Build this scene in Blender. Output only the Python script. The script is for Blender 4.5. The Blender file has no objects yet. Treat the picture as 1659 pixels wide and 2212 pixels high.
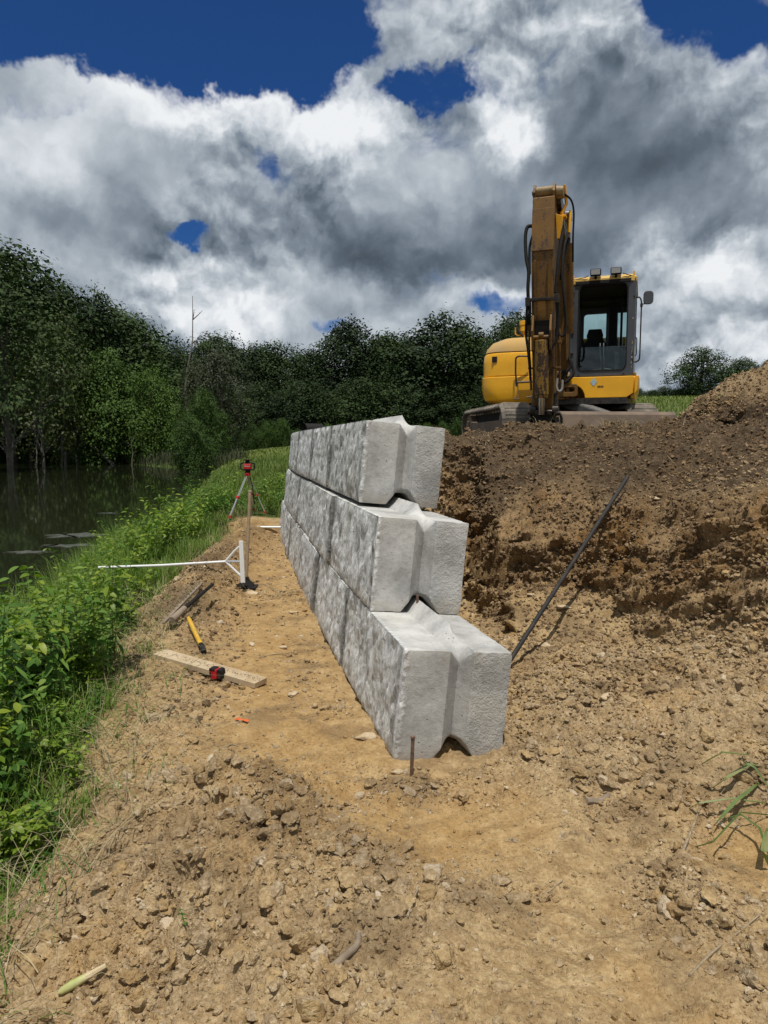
import bpy, math, random
import numpy as np
from mathutils import Vector, Matrix
random.seed(7); np.random.seed(7)
R = math.radians
sc = bpy.context.scene
col = sc.collection

# ------------------------------------------------------------------ camera
F_PX, CX, CY, HOR, EYE = 1534.0, 829.5, 1106.0, 957.0, 1.70
PITCH = math.atan((CY - HOR) / F_PX)
cd = bpy.data.cameras.new("camera"); cam = bpy.data.objects.new("camera", cd); col.objects.link(cam)
cd.sensor_fit = 'VERTICAL'; cd.sensor_height = 24.0; cd.lens = 24.0 * F_PX / 2212.0
cd.clip_start = 0.05; cd.clip_end = 2000
cam.location = (0, 0, EYE); cam.rotation_euler = (R(90) - PITCH, 0, 0)
sc.camera = cam

def ray(x, y):
    a = (x - CX) / F_PX; b = -(y - CY) / F_PX
    return Vector((a, math.cos(PITCH) + b * math.sin(PITCH), -math.sin(PITCH) + b * math.cos(PITCH)))
def onz(x, y, z):
    r = ray(x, y); t = (z - EYE) / r.z
    return Vector((r.x * t, r.y * t, z))
def aty(x, y, Y):
    r = ray(x, y); t = Y / r.y
    return Vector((r.x * t, Y, EYE + r.z * t))

# ------------------------------------------------------------------ sun, sky, exposure
SUN_DIR = Vector((0.0, -0.30, 0.93)).normalized()
sl = bpy.data.lights.new("sun", 'SUN'); sun = bpy.data.objects.new("sun", sl); col.objects.link(sun)
sl.energy = 4.2; sl.angle = R(0.53); sl.color = (1.0, 0.955, 0.88)
sun.rotation_euler = SUN_DIR.to_track_quat('Z', 'Y').to_euler()
sc.view_settings.view_transform = 'Standard'; sc.view_settings.look = 'None'
sc.view_settings.gamma = 1.0; sc.view_settings.use_curve_mapping = False
sc.view_settings.exposure = 0.0

class NT:
    """small helper for node trees"""
    def __init__(s, tree): s.t = tree; s.n = tree.nodes; s.l = tree.links
    def new(s, kind, **kw):
        n = s.n.new(kind)
        for k, v in kw.items(): setattr(n, k, v)
        return n
    def put(s, sock, v):
        if isinstance(v, bpy.types.NodeSocket): s.l.new(v, sock)
        elif v is not None: sock.default_value = v
    def math(s, op, a, b=None, c=None, clamp=False):
        n = s.new('ShaderNodeMath', operation=op); n.use_clamp = clamp
        s.put(n.inputs[0], a)
        if b is not None: s.put(n.inputs[1], b)
        if c is not None: s.put(n.inputs[2], c)
        return n.outputs[0]
    def vmath(s, op, a, b=None, scale=None):
        n = s.new('ShaderNodeVectorMath', operation=op)
        s.put(n.inputs[0], a)
        if b is not None: s.put(n.inputs[1], b)
        if scale is not None: s.put(n.inputs[3], scale)
        return n.outputs[1] if op in ('LENGTH', 'DOT_PRODUCT', 'DISTANCE') else n.outputs[0]
    def mapr(s, v, a, b, c=0.0, d=1.0, smooth=False):
        n = s.new('ShaderNodeMapRange'); n.clamp = True
        n.interpolation_type = 'SMOOTHSTEP' if smooth else 'LINEAR'
        s.put(n.inputs[0], v)
        for i, k in enumerate((a, b, c, d)): s.put(n.inputs[i + 1], k)
        return n.outputs[0]
    def noise(s, vec, scale, detail=4, rough=.55, dist=0.0, out=0, lac=2.0):
        n = s.new('ShaderNodeTexNoise')
        if vec is not None: s.l.new(vec, n.inputs['Vector'])
        n.inputs['Scale'].default_value = scale; n.inputs['Detail'].default_value = detail
        n.inputs['Roughness'].default_value = rough; n.inputs['Distortion'].default_value = dist
        n.inputs['Lacunarity'].default_value = lac
        return n.outputs[out]
    def voro(s, vec, scale, feature='F1', detail=0, rough=.5, smooth=1.0, out=0, rnd=1.0):
        n = s.new('ShaderNodeTexVoronoi', feature=feature)
        if vec is not None: s.l.new(vec, n.inputs['Vector'])
        n.inputs['Scale'].default_value = scale
        if 'Detail' in n.inputs: n.inputs['Detail'].default_value = detail; n.inputs['Roughness'].default_value = rough
        if feature == 'SMOOTH_F1': n.inputs['Smoothness'].default_value = smooth
        n.inputs['Randomness'].default_value = rnd
        return n.outputs[out]
    def mix(s, f, a, b, mode='MIX'):
        n = s.new('ShaderNodeMix', data_type='RGBA', blend_type=mode)
        s.put(n.inputs[0], f); s.put(n.inputs[6], rgba(a)); s.put(n.inputs[7], rgba(b))
        return n.outputs[2]
    def ramp(s, v, stops):
        n = s.new('ShaderNodeValToRGB'); e = n.color_ramp.elements
        while len(e) < len(stops): e.new(.5)
        for k, (p, c) in zip(e, stops): k.position = p; k.color = rgba(c)
        s.put(n.inputs[0], v); return n.outputs[0]
    def xyz(s, x, y, z):
        n = s.new('ShaderNodeCombineXYZ')
        for i, k in enumerate((x, y, z)): s.put(n.inputs[i], k)
        return n.outputs[0]
    def sep(s, v):
        n = s.new('ShaderNodeSeparateXYZ'); s.l.new(v, n.inputs[0]); return n.outputs
    def scale(s, v, k):
        n = s.new('ShaderNodeVectorMath', operation='MULTIPLY'); s.l.new(v, n.inputs[0]); n.inputs[1].default_value = k
        return n.outputs[0]
def rgba(c):
    if isinstance(c, (tuple, list)) and len(c) == 3: return (c[0], c[1], c[2], 1.0)
    return c

w = bpy.data.worlds.new("World"); sc.world = w; w.use_nodes = True
nt = NT(w.node_tree); nt.n.clear()
out = nt.new('ShaderNodeOutputWorld')
sky = nt.new('ShaderNodeTexSky', sky_type='NISHITA'); sky.sun_disc = False
sky.sun_elevation = math.asin(SUN_DIR.z); sky.sun_rotation = math.atan2(SUN_DIR.x, SUN_DIR.y)
sky.altitude = 300; sky.air_density = 1.0; sky.dust_density = 0.3; sky.ozone_density = 3.0
tc = nt.new('ShaderNodeTexCoord'); D3 = tc.outputs['Generated']
sx, sy, sz = nt.sep(D3)
den = nt.math('ADD', nt.math('MAXIMUM', sy, -.95), 1.0)
# stereographic map of the sky, centred on the northern horizon: even everywhere the scene looks
Q = nt.xyz(nt.math('DIVIDE', nt.math('MULTIPLY', sx, 2), den), nt.math('DIVIDE', nt.math('MULTIPLY', sz, 2), den), 0.0)
def noise2(vec, scale, detail, rough, dist=0.0, out=0):
    o = nt.noise(vec, scale, detail, rough, dist, out); o.node.noise_dimensions = '2D'; return o
def voro2(vec, scale, detail, rough, smooth=None):
    o = nt.voro(vec, scale, 'F1' if smooth is None else 'SMOOTH_F1', detail, rough, smooth or 1.0); o.node.voronoi_dimensions = '2D'; return o
warp = noise2(Q, 3.0, 3, .6, out=1)
warp2 = noise2(Q, 16.0, 4, .65, out=1)
wv = nt.vmath('ADD', nt.scale(nt.vmath('SUBTRACT', warp, (.5, .5, .5)), (.14, .12, 0)),
              nt.scale(nt.vmath('SUBTRACT', warp2, (.5, .5, .5)), (.055, .055, 0)))
AE = nt.vmath('ADD', Q, wv)
def azel(x, y):
    r = ray(x, y).normalized()
    return 2 * r.x / (1 + r.y), 2 * r.z / (1 + r.y)
def blobs(lst):
    tot = None
    for (x, y, rx, ry, wt) in lst:
        a, e = azel(x, y)
        d = nt.scale(nt.vmath('SUBTRACT', AE, (a, e, 0)), (F_PX / rx, F_PX / ry, 0))
        v = nt.mapr(nt.vmath('LENGTH', d), 0.35, 1.25, wt, 0.0, True)
        tot = v if tot is None else nt.math('ADD', tot, v)
    return tot
COVER = 1.18
HOLES = [(230, 40, 330, 130, 1.5), (540, 60, 260, 110, 1.5), (40, 70, 300, 90, .9), (680, 90, 110, 130, 1.0), (905, 185, 80, 45, 1.15), (835, 215, 50, 35, .6), (1570, 20, 190, 90, 1.2),
         (1640, 130, 120, 60, .9), (425, 518, 52, 32, 1.06), (745, 700, 75, 22, .55), (1085, 650, 80, 40, .75), (1300, 400, 170, 120, -.45), (1480, 400, 190, 120, -.45), (850, 520, 250, 80, -.3), (1100, 520, 160, 70, -.4), (250, 430, 200, 60, -.3), (575, 365, 30, 50, .42), (60, 250, 120, 40, .55), (1500,-60,200,60,1)]
BRIGHT = [(520, 235, 330, 85, .42), (300, 250, 200, 70, .25), (1030, 200, 90, 80, .55), (1080, 300, 100, 50, .45), (90, 340, 120, 70, .25), (430, 590, 80, 45, .38), (790, 300, 130, 60, .22),
          (1040, 620, 80, 30, .35), (560, 680, 160, 50, .25), (690, 360, 150, 60, .15), (1500, 590, 180, 90, .30), (1560, 760, 170, 70, .3), (1600, 230, 150, 90, .22), (1230, 60, 200, 70, .2), (860, 30, 160, 50, .12), (950, 660, 80, 40, .2), (60,560,140,60,.12), (1180, 350, 90, 60, .12)]
DARK = [(1290, 400, 260, 130, .42), (1420, 300, 260, 120, .25), (830, 500, 230, 90, .38), (1080, 490, 180, 60, .25), (230, 520, 230, 70, .28), (620, 480, 170, 70, .18), (1600, 440, 150, 70, .28),
        (900, 90, 160, 60, .12), (1250, 230, 160, 70, .15), (150, 640, 260, 50, .16), (1100, 560, 200, 50, .25), (860, 580, 140, 40, .2), (700, 560, 260, 50, .16), (1400, 480, 300, 60, .15), (1250, 560, 160, 60, .15)]
hol = blobs(HOLES); bri = blobs(BRIGHT); drk = blobs(DARK)
QW = nt.vmath('ADD', Q, nt.scale(wv, (.45, .45, 0)))
nA = noise2(Q, 3.0, 6, .6, 0)
nB = voro2(QW, 8.0, 4, .55, .12)
nC = noise2(QW, 9.0, 9, .62, 0)
dens = nt.math('ADD', nt.math('MULTIPLY', nt.math('SUBTRACT', nA, .5), 1.1), nt.math('MULTIPLY', nt.math('SUBTRACT', .42, nB), .8))
dens = nt.math('ADD', nt.math('ADD', dens, COVER), nt.math('MULTIPLY', nt.math('SUBTRACT', nC, .5), .9))
dens = nt.math('SUBTRACT', dens, hol)
wisp = nt.mapr(nt.math('ADD', noise2(nt.scale(QW, (1, 2.2, 1)), 7.0, 7, .66, 0), nt.math('MULTIPLY', dens, .10)), .54, .74, 0, .42, True)
alpha = nt.math('MAXIMUM', nt.mapr(dens, -.22, .52, 0, 1, True), nt.math('MULTIPLY', wisp, nt.mapr(dens, -.75, -.1, 0, 1)))
nB2 = voro2(nt.vmath('ADD', QW, (.004, .022, 0.0)), 8.0, 4, .55, .12)
nC2 = noise2(nt.vmath('ADD', QW, (.003, .012, 0.0)), 9.0, 9, .62, 0)
nD = noise2(nt.vmath('ADD', Q, (3.1, 1.7, 0)), 2.6, 3, .5, 0)
soft = nt.mapr(nt.math('ADD', nD, nt.math('MULTIPLY', bri, .35)), .42, .68, .22, 1.0, True)
nV = voro2(QW, 4.2, 3, .5, .25); nV2 = voro2(nt.vmath('ADD', QW, (.006, .045, 0.0)), 4.2, 3, .5, .25)
relief = nt.math('ADD', nt.math('MULTIPLY', nt.math('SUBTRACT', nB2, nB), .70), nt.math('MULTIPLY', nt.math('SUBTRACT', nC, nC2), 1.0))
relief = nt.math('ADD', nt.math('MULTIPLY', relief, soft), nt.math('MULTIPLY', nt.math('SUBTRACT', nV2, nV), .55))
rim = nt.mapr(dens, .10, .60, .12, 0, True)
lum = nt.math('ADD', nt.math('ADD', .53, relief), nt.math('MULTIPLY', nt.math('SUBTRACT', nA, .5), .30))
lum = nt.math('ADD', lum, nt.math('SUBTRACT', nt.math('ADD', nt.math('MULTIPLY', bri, .9), rim), nt.math('MULTIPLY', drk, .66)))
lum = nt.math('ADD', nt.math('MULTIPLY', lum, .84), .10)
ccol = nt.ramp(lum, [(0.0, (.060, .080, .105)), (.20, (.115, .148, .185)), (.42, (.235, .28, .335)), (.62, (.42, .47, .52)), (.85, (.70, .74, .78)), (1.0, (.86, .88, .90))])
skyc = nt.mix(1.0, sky.outputs[0], (.22, .50, .92), 'MULTIPLY')
bg1 = nt.new('ShaderNodeBackground'); nt.put(bg1.inputs[0], skyc); bg1.inputs[1].default_value = 0.066
bg2 = nt.new('ShaderNodeBackground'); nt.put(bg2.inputs[0], ccol); bg2.inputs[1].default_value = 1.0
ms = nt.new('ShaderNodeMixShader'); nt.put(ms.inputs[0], alpha)
nt.l.new(bg1.outputs[0], ms.inputs[1]); nt.l.new(bg2.outputs[0], ms.inputs[2]); nt.l.new(ms.outputs[0], out.inputs[0])
w.cycles.sampling_method = 'MANUAL'; w.cycles.sample_map_resolution = 512
sc.cycles.max_bounces = 6; sc.cycles.transparent_max_bounces = 12

# ------------------------------------------------------------------ mesh helpers
def mesh_np(name, V, F, mat=None, parent=None, smooth=False, attrs=None):
    """V (n,3) float, F (m,k) int"""
    V = np.asarray(V, dtype=np.float32); F = np.asarray(F, dtype=np.int32)
    me = bpy.data.meshes.new(name); k = F.shape[1]
    me.vertices.add(len(V)); me.vertices.foreach_set('co', V.ravel())
    me.loops.add(F.size); me.loops.foreach_set('vertex_index', F.ravel())
    me.polygons.add(len(F)); me.polygons.foreach_set('loop_start', np.arange(0, F.size, k, dtype=np.int32))
    try: me.polygons.foreach_set('loop_total', np.full(len(F), k, dtype=np.int32))
    except Exception: pass
    me.update(calc_edges=True)
    if smooth: me.polygons.foreach_set('use_smooth', np.ones(len(F), dtype=bool))
    if attrs:
        for an, arr in attrs.items():
            a = me.attributes.new(an, 'FLOAT', 'POINT'); a.data.foreach_set('value', np.asarray(arr, dtype=np.float32))
    o = bpy.data.objects.new(name, me); col.objects.link(o)
    if mat: me.materials.append(mat)
    if parent: o.parent = parent
    return o

def basis(d):
    d = Vector(d).normalized()
    u = d.orthogonal().normalized(); return u, d.cross(u), d

class MB:
    def __init__(s, M=None): s.v = []; s.f = []; s.M = M
    def add(s, vs, fs, M=None):
        b = len(s.v)
        for p in vs:
            p = Vector(p)
            if M is not None: p = M @ p
            if s.M is not None: p = s.M @ p
            s.v.append(p)
        s.f += [tuple(b + i for i in f) for f in fs]; return s
    def box(s, a, b, M=None):
        x0, y0, z0 = a; x1, y1, z1 = b
        return s.add([(x0,y0,z0),(x1,y0,z0),(x1,y1,z0),(x0,y1,z0),(x0,y0,z1),(x1,y0,z1),(x1,y1,z1),(x0,y1,z1)],
              [(0,3,2,1),(4,5,6,7),(0,1,5,4),(1,2,6,5),(2,3,7,6),(3,0,4,7)], M)
    def beam(s, p0, p1, w, h, up=(0,0,1), w1=None, h1=None):
        """box beam along p0->p1, width w across, height h along 'up'"""
        p0 = Vector(p0); p1 = Vector(p1); d = (p1 - p0).normalized()
        x = d.cross(Vector(up)).normalized(); z = x.cross(d)
        w1 = w if w1 is None else w1; h1 = h if h1 is None else h1
        vs = []
        for p, ww, hh in ((p0, w, h), (p1, w1, h1)):
            for sx_, sz_ in ((-1,-1),(1,-1),(1,1),(-1,1)): vs.append(p + x*ww/2*sx_ + z*hh/2*sz_)
        return s.add(vs, [(3,2,1,0),(4,5,6,7),(0,1,5,4),(1,2,6,5),(2,3,7,6),(3,0,4,7)])
    def tube(s, pts, r, n=8, cap=True):
        pts = [Vector(p) for p in pts]; rs = r if isinstance(r, (list, tuple)) else [r]*len(pts)
        b = len(s.v); vs = []; fs = []; u = None
        for i, p in enumerate(pts):
            d = (pts[min(i+1, len(pts)-1)] - pts[max(i-1, 0)])
            d = d.normalized() if d.length > 1e-9 else Vector((0,0,1))
            if u is None: u = d.orthogonal().normalized()
            else:
                u = (u - d*u.dot(d)); u = u.normalized() if u.length > 1e-6 else d.orthogonal().normalized()
            v = d.cross(u)
            for k in range(n):
                a = 2*math.pi*k/n; vs.append(p + (u*math.cos(a) + v*math.sin(a))*rs[i])
        for i in range(len(pts)-1):
            for k in range(n):
                fs.append((i*n+k, i*n+(k+1)%n, (i+1)*n+(k+1)%n, (i+1)*n+k))
        if cap:
            fs.append(tuple(reversed(range(n)))); fs.append(tuple((len(pts)-1)*n+k for k in range(n)))
        return s.add(vs, fs)
    def cyl(s, p0, p1, r, r1=None, n=16): return s.tube([p0, p1], [r, r if r1 is None else r1], n)
    def curve(s, pts, r, n=8, sub=5):
        pts = [Vector(p) for p in pts]; P = [pts[0]*2-pts[1]] + pts + [pts[-1]*2-pts[-2]]; o = []
        for i in range(1, len(P)-2):
            for k in range(sub):
                t = k/sub; a, b_, c, d = P[i-1], P[i], P[i+1], P[i+2]
                o.append(.5*((2*b_) + (c-a)*t + (2*a-5*b_+4*c-d)*t*t + (3*b_-a-3*c+d)*t**3))
        o.append(pts[-1]); return s.tube(o, r, n)
    def prism(s, poly, axis, a, b):
        """poly: 2-D outline; axis 'x','y','z' is the extrusion axis; (u,v) fill the other two in order"""
        def P(u, v, t): return {'x': (t,u,v), 'y': (u,t,v), 'z': (u,v,t)}[axis]
        n = len(poly); vs = [P(u,v,a) for u,v in poly] + [P(u,v,b) for u,v in poly]
        return s.add(vs, [tuple(range(n)), tuple(range(2*n-1, n-1, -1))] + [(i,(i+1)%n,n+(i+1)%n,n+i) for i in range(n)])
    def frame(s, outer, inner, axis, a, b):
        """ring between two outlines of the same count, extruded"""
        def P(u, v, t): return {'x': (t,u,v), 'y': (u,t,v), 'z': (u,v,t)}[axis]
        n = len(outer); vs = [P(*p, a) for p in outer] + [P(*p, a) for p in inner] + [P(*p, b) for p in outer] + [P(*p, b) for p in inner]
        fs = []
        for i in range(n):
            j = (i+1) % n
            fs += [(i,j,n+j,n+i), (2*n+j,2*n+i,3*n+i,3*n+j), (i,2*n+i,2*n+j,j), (n+i,n+j,3*n+j,3*n+i)]
        return s.add(vs, fs)
    def loft(s, loops, cap=True):
        n = len(loops[0]); vs = [p for L in loops for p in L]; fs = []
        for i in range(len(loops)-1):
            for k in range(n): fs.append((i*n+k, i*n+(k+1)%n, (i+1)*n+(k+1)%n, (i+1)*n+k))
        if cap: fs.append(tuple(reversed(range(n)))); fs.append(tuple((len(loops)-1)*n+k for k in range(n)))
        return s.add(vs, fs)
    def build(s, name, mat, parent=None, smooth=False, bevel=0.0, seg=2):
        me = bpy.data.meshes.new(name); me.from_pydata(s.v, [], s.f); me.validate(); 
        import bmesh
        bm = bmesh.new(); bm.from_mesh(me); bmesh.ops.recalc_face_normals(bm, faces=bm.faces); bm.to_mesh(me); bm.free()
        me.materials.append(mat)
        if smooth:
            me.polygons.foreach_set('use_smooth', np.ones(len(me.polygons), dtype=bool))
            try: me.set_sharp_from_angle(angle=R(40))
            except Exception: pass
        o = bpy.data.objects.new(name, me); col.objects.link(o)
        if parent: o.parent = parent
        if bevel:
            m = o.modifiers.new('bevel', 'BEVEL'); m.width = bevel; m.segments = seg; m.limit_method = 'ANGLE'; m.angle_limit = R(35)
        return o
def rrect(x0, y0, x1, y1, r, n=5):
    rr = r if isinstance(r, (list, tuple)) else (r,)*4
    out = []
    for (cx_, cy_, a0, q) in ((x1-rr[0], y0+rr[0], -90, rr[0]), (x1-rr[1], y1-rr[1], 0, rr[1]), (x0+rr[2], y1-rr[2], 90, rr[2]), (x0+rr[3], y0+rr[3], 180, rr[3])):
        for k in range(n+1):
            a = R(a0 + 90*k/n); out.append((cx_ + q*math.cos(a), cy_ + q*math.sin(a)))
    return out
def tag(o, label, cat=None, group=None, kind=None):
    if label: o['label'] = label
    if cat: o['category'] = cat
    if group: o['group'] = group
    if kind: o['kind'] = kind
    return o
def empty(name, loc=(0,0,0), rz=0.0):
    o = bpy.data.objects.new(name, None); col.objects.link(o); o.location = loc; o.rotation_euler = (0,0,rz)
    o.empty_display_size = .1; return o
def copy_tree(o, parent=None):
    c = o.copy(); col.objects.link(c)
    if parent: c.parent = parent
    for ch in list(o.children): copy_tree(ch, c)
    return c

# ------------------------------------------------------------------ numpy noise
def _hash(ix, iy, seed):
    h = (ix.astype(np.int64)*374761393 + iy.astype(np.int64)*668265263 + seed*1442695041) & 0xffffffff
    h = ((h ^ (h >> 13))*1274126177) & 0xffffffff
    return ((h ^ (h >> 16)) & 0xffffff)/float(0xffffff)
def vnoise(x, y, seed=0):
    ix = np.floor(x); iy = np.floor(y); fx = x-ix; fy = y-iy
    fx = fx*fx*fx*(fx*(fx*6-15)+10); fy = fy*fy*fy*(fy*(fy*6-15)+10)
    a = _hash(ix,iy,seed); b = _hash(ix+1,iy,seed); c = _hash(ix,iy+1,seed); d = _hash(ix+1,iy+1,seed)
    return ((a*(1-fx)+b*fx)*(1-fy) + (c*(1-fx)+d*fx)*fy)*2-1
def fbm(x, y, oct=4, seed=0, g=.5):
    s = 0; a = 1; t = 0
    for i in range(oct):
        s = s + a*vnoise(x*2**i + 17.3*i, y*2**i - 9.1*i, seed+i); t += a; a *= g
    return s/t
def lumps(x, y, cell, seed, keep=.8):
    """field of rounded clods: cell size in metres, returns height in units of cell"""
    X = x/cell; Y = y/cell; ix = np.floor(X); iy = np.floor(Y); best = np.zeros_like(X)
    for dx in (-1,0,1):
        for dy in (-1,0,1):
            cx_ = ix+dx; cy_ = iy+dy
            px = cx_+_hash(cx_,cy_,seed); py = cy_+_hash(cx_,cy_,seed+5)
            rr = .25+.45*_hash(cx_,cy_,seed+9)**1.5
            rr = np.where(_hash(cx_,cy_,seed+13) < keep, rr, .001)
            ax = .6+.8*_hash(cx_,cy_,seed+17)
            d2 = ((X-px)**2*ax + (Y-py)**2/ax)/rr**2
            best = np.maximum(best, rr*np.sqrt(np.clip(1-d2, 0, 1)))
    return best
def sstep(a, b, x):
    t = np.clip((x-a)/(b-a), 0, 1); return t*t*(3-2*t)

# ------------------------------------------------------------------ the ground, macro shape
WALL_Y = np.array([3.0, 3.644, 4.033, 4.674, 5.354, 6.271, 7.693, 9.17, 10.623, 13.545, 16])
WALL_X = np.array([.24, .053, -.06, -.203, -.349, -.566, -.844, -1.16, -1.474, -1.988, -2.4])
def wall_x(y): return np.interp(y, WALL_Y, WALL_X)
EDGE_Y = [0, 2.0, 2.6, 3.0, 3.5, 4.4, 5.5, 7.5, 9, 11, 13, 16, 30, 60]
EDGE_X = [-1.55, -1.5, -1.45, -1.40, -1.5, -1.75, -2.1, -2.45, -2.6, -2.75, -2.8, -3.0, -5, -9]
def edge_x(y): return np.interp(y, EDGE_Y, EDGE_X)
SH_Y = [-5, 3, 8, 12, 20, 35, 60, 80]; SH_X = [-4.2, -3.6, -4.0, -4.8, -6.2, -9, -13.5, -20]
def shore_x(y): return np.interp(y, SH_Y, SH_X)
def far_y(x): return np.interp(x, [-150, -90, -57, -37, -13, -9], [118, 114, 106, 91, 60, 52])
WATER = -0.70
def toe_y(x): return np.interp(x, [.4, .9, 1.15, 1.6, 1.95, 2.3, 2.7, 3.2, 4.5, 8], [7.9, 7.3, 6.35, 6.0, 5.85, 5.25, 4.8, 4.6, 4.4, 3.5])
def top_y(x): return np.interp(x, [.4, 1.5, 2.5, 3.5, 4.5, 6, 10], [9.0, 8.75, 8.5, 8.2, 7.6, 7.0, 6.5])
def smin(a, b, k):
    h = np.clip(.5+.5*(b-a)/k, 0, 1); return b*(1-h)+a*h-k*h*(1-h)
def macro(x, y):
    # left side: path, spoil ridge, falling bank, pond
    e = edge_x(y); s = shore_x(y)
    t = (x-s)/(e-s)
    z = np.where(t > 1, 0, -.72+.72*sstep(-.1, 1.0, t))
    dp = np.minimum(s-x, far_y(x)-y)
    z = np.where(dp > 0, -.72-1.2*sstep(0, 5, dp), z)
    dfar = np.maximum(y-far_y(x), 0)*(x < s)
    z = np.where((x < s) & (dfar > 0), -.72+.5*sstep(0, 2.5, dfar)+.03*np.minimum(dfar, 60), z)
    # ridge of spoil between the path and the plants
    z = z + .20*np.exp(-((x-(e+.42))/.34)**2)*sstep(6.2, 8.0, y)*(1-sstep(12.5, 13.5, y))
    z = z + .05*np.exp(-((x-(e+.3))/.25)**2)*sstep(2, 3, y)
    # step at the far end of the trench, meadow beyond
    mead = sstep(13.15, 13.35, y+.12*np.sin(x*5))*(x > s)
    z = z + mead*(.20*(t > .6)+.2*sstep(-.1, .8, t)*(t <= .6)) + np.clip(y-14, 0, 90)*.011*(x > s)
    # right: fill beside the wall, cut bank, plateau
    wx = wall_x(y)+.66
    side = np.clip(x-wx, 0, 9)
    z = z + .12*sstep(0, 1.6, side)*(1-sstep(10, 13, y)) + .16*sstep(1.2, 3.0, x)*sstep(2.2, 4.6, y) 
    ty = toe_y(x); py = top_y(x)
    u = (y-ty)/(py-ty) + .16*fbm(x*1.1+3, y*1.1, 3, 140)*sstep(-.3, .1, (y-ty)/(py-ty))
    ux = (x-(wx+.22+.25*sstep(9, 8, y)))/.55
    u = np.where(y > 7.2, np.maximum(np.minimum(u, ux+.15*(u > 1)), np.minimum(ux, (y-7.3)/.9)), u)
    u = np.where(x < wx, -1, u)
    prof = np.interp(u, [0, .12, .32, .55, .80, .96, 1.06, 1.25], [0, .27, .47, .70, .90, 1.0, 1.0, .9])
    profr = np.interp(u, [0, .04, .13, .30, .55, .80, .96, 1.06, 1.25], [0, .30, .50, .60, .76, .92, 1.0, 1.0, .9])
    prof = prof+(profr-prof)*sstep(2.25, 2.8, x)
    prof = np.where(u <= 0, 0, prof)
    back = 1-sstep(12.2, 22, y)*(1-sstep(.10, .26, x/np.maximum(y, 1)))
    hill = np.interp(y, [10.5, 30, 60, 75, 200], [0, 1.5, 3.85, 4.2, 5.5])*sstep(.08, .27, x/np.maximum(y, 1))
    plat = (1.88-.13*sstep(2.0, .8, x)-z)*prof
    lip = -(.22-.13*sstep(2.0, .8, x))*sstep(8.9, 9.3, y)*prof
    z = z + .22*sstep(-.55, .05, (y-ty))*(x > wx)*sstep(.2, .6, side)*(1-prof)
    z = z + np.where(u > 0, (plat+lip)*back + hill, 0)
    z = z + np.where(u > 0, 0, 0)
    # spoil pile at the upper right
    d = np.sqrt(((x-5.3)/1.95)**2 + ((y-8.6)/1.6)**2)
    z = z + 1.12*np.clip(1-d, 0, 1)**.7*sstep(0, .5, u)
    d = np.sqrt(((x-4.9)/1.3)**2 + ((y-6.6)/1.3)**2); z = z + .35*np.clip(1-d, 0, 1)
    z = z - .07*sstep(1.7, 2.2, x)*sstep(4.2, 3.6, x)*sstep(8.0, 8.8, y)*sstep(10.5, 9.6, y)
    # foreground heaps and hollows
    def g(cx_, cy_, rx, ry, h): return h*np.exp(-((x-cx_)/rx)**2-((y-cy_)/ry)**2)
    z = z + g(-.62, 3.12, .34, .28, .20) + g(-.30, 2.70, .45, .25, .10) + g(-.90, 2.35, .30, .28, .13) + g(-.55, 2.35, .12, .3, -.05) + g(.15, 2.25, .3, .2, .06) + g(-.20, 2.15, .35, .25, .06)
    z = z + g(-1.75, 2.6, .35, .8, -.22) + g(.35, 3.2, .55, .35, -.05) + g(1.75, 2.55, .45, .5, -.06) + g(1.05, 2.9, .12, .35, -.08) + g(1.5, 1.9, .5, .3, .07)
    z = z + g(.72, 3.45, .22, .12, .06) + g(1.9, 4.0, .8, .6, .10) + g(.2, 1.7, .8, .35, .05) + g(-.8, 3.9, .25, .6, .05)
    z = z + g(.2, 3.46, .1, .05, .03)
    return z
CLOD_C = [(-.55,2.5,.85,.75,1),(-.65,3.15,.4,.4,1),(1.6,1.8,.6,.45,1),(1.6,4.3,.9,1.1,.9),(2.6,4.3,1.2,1.0,.9),(1.0,3.6,.5,.35,.7),(1.1,2.55,.18,.35,.8),(-2.0,8.3,.5,2.2,.8),(-1.9,10.5,.4,2.0,.8),
          (-1.6,6.7,.5,.6,.6),(-1.2,1.9,.6,.5,.8),(.9,1.6,.5,.3,.5),(.25,3.35,.55,.12,.7),(1.9,3.2,.9,.5,.6),(-1.3,4.4,.25,.9,.5)]
def cloddy(x, y):
    m = np.zeros_like(x)
    for (a, b, rx, ry, wt) in CLOD_C: m = np.maximum(m, wt*np.exp(-(((x-a)/rx)**2+((y-b)/ry)**2)**1.5))
    u = (y-toe_y(x)); m = np.maximum(m, .75*sstep(-.2, .6, u)*(x > wall_x(y)+.62))
    sm = np.exp(-(((x-1.72)/.38)**2+((y-2.72)/.33)**2)**2) + np.exp(-(((x-.15)/.45)**2+((y-2.95)/.3)**2)**2)
    return np.clip(m+.16, 0, 1)*(1-.9*np.clip(sm, 0, 1))
def axis(segs):
    o = [segs[0][0]]
    for (a, b, d0, d1) in segs:
        n = max(2, int(round((b-a)/((d0+d1)/2)))); t = np.linspace(0, 1, n+1)[1:]
        r = d1/d0
        o += list(a+(b-a)*(t if abs(r-1) < 1e-3 else (r**t-1)/(r-1)))
    return np.array(o)
GX = axis([(-700,-60,60,6),(-60,-12,6,.5),(-12,-4,.4,.06),(-4,-2,.04,.013),(-2,3.2,.0115,.0115),(3.2,5.4,.012,.03),(5.4,14,.06,.8),(14,80,1,7),(80,700,8,60)])
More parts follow.
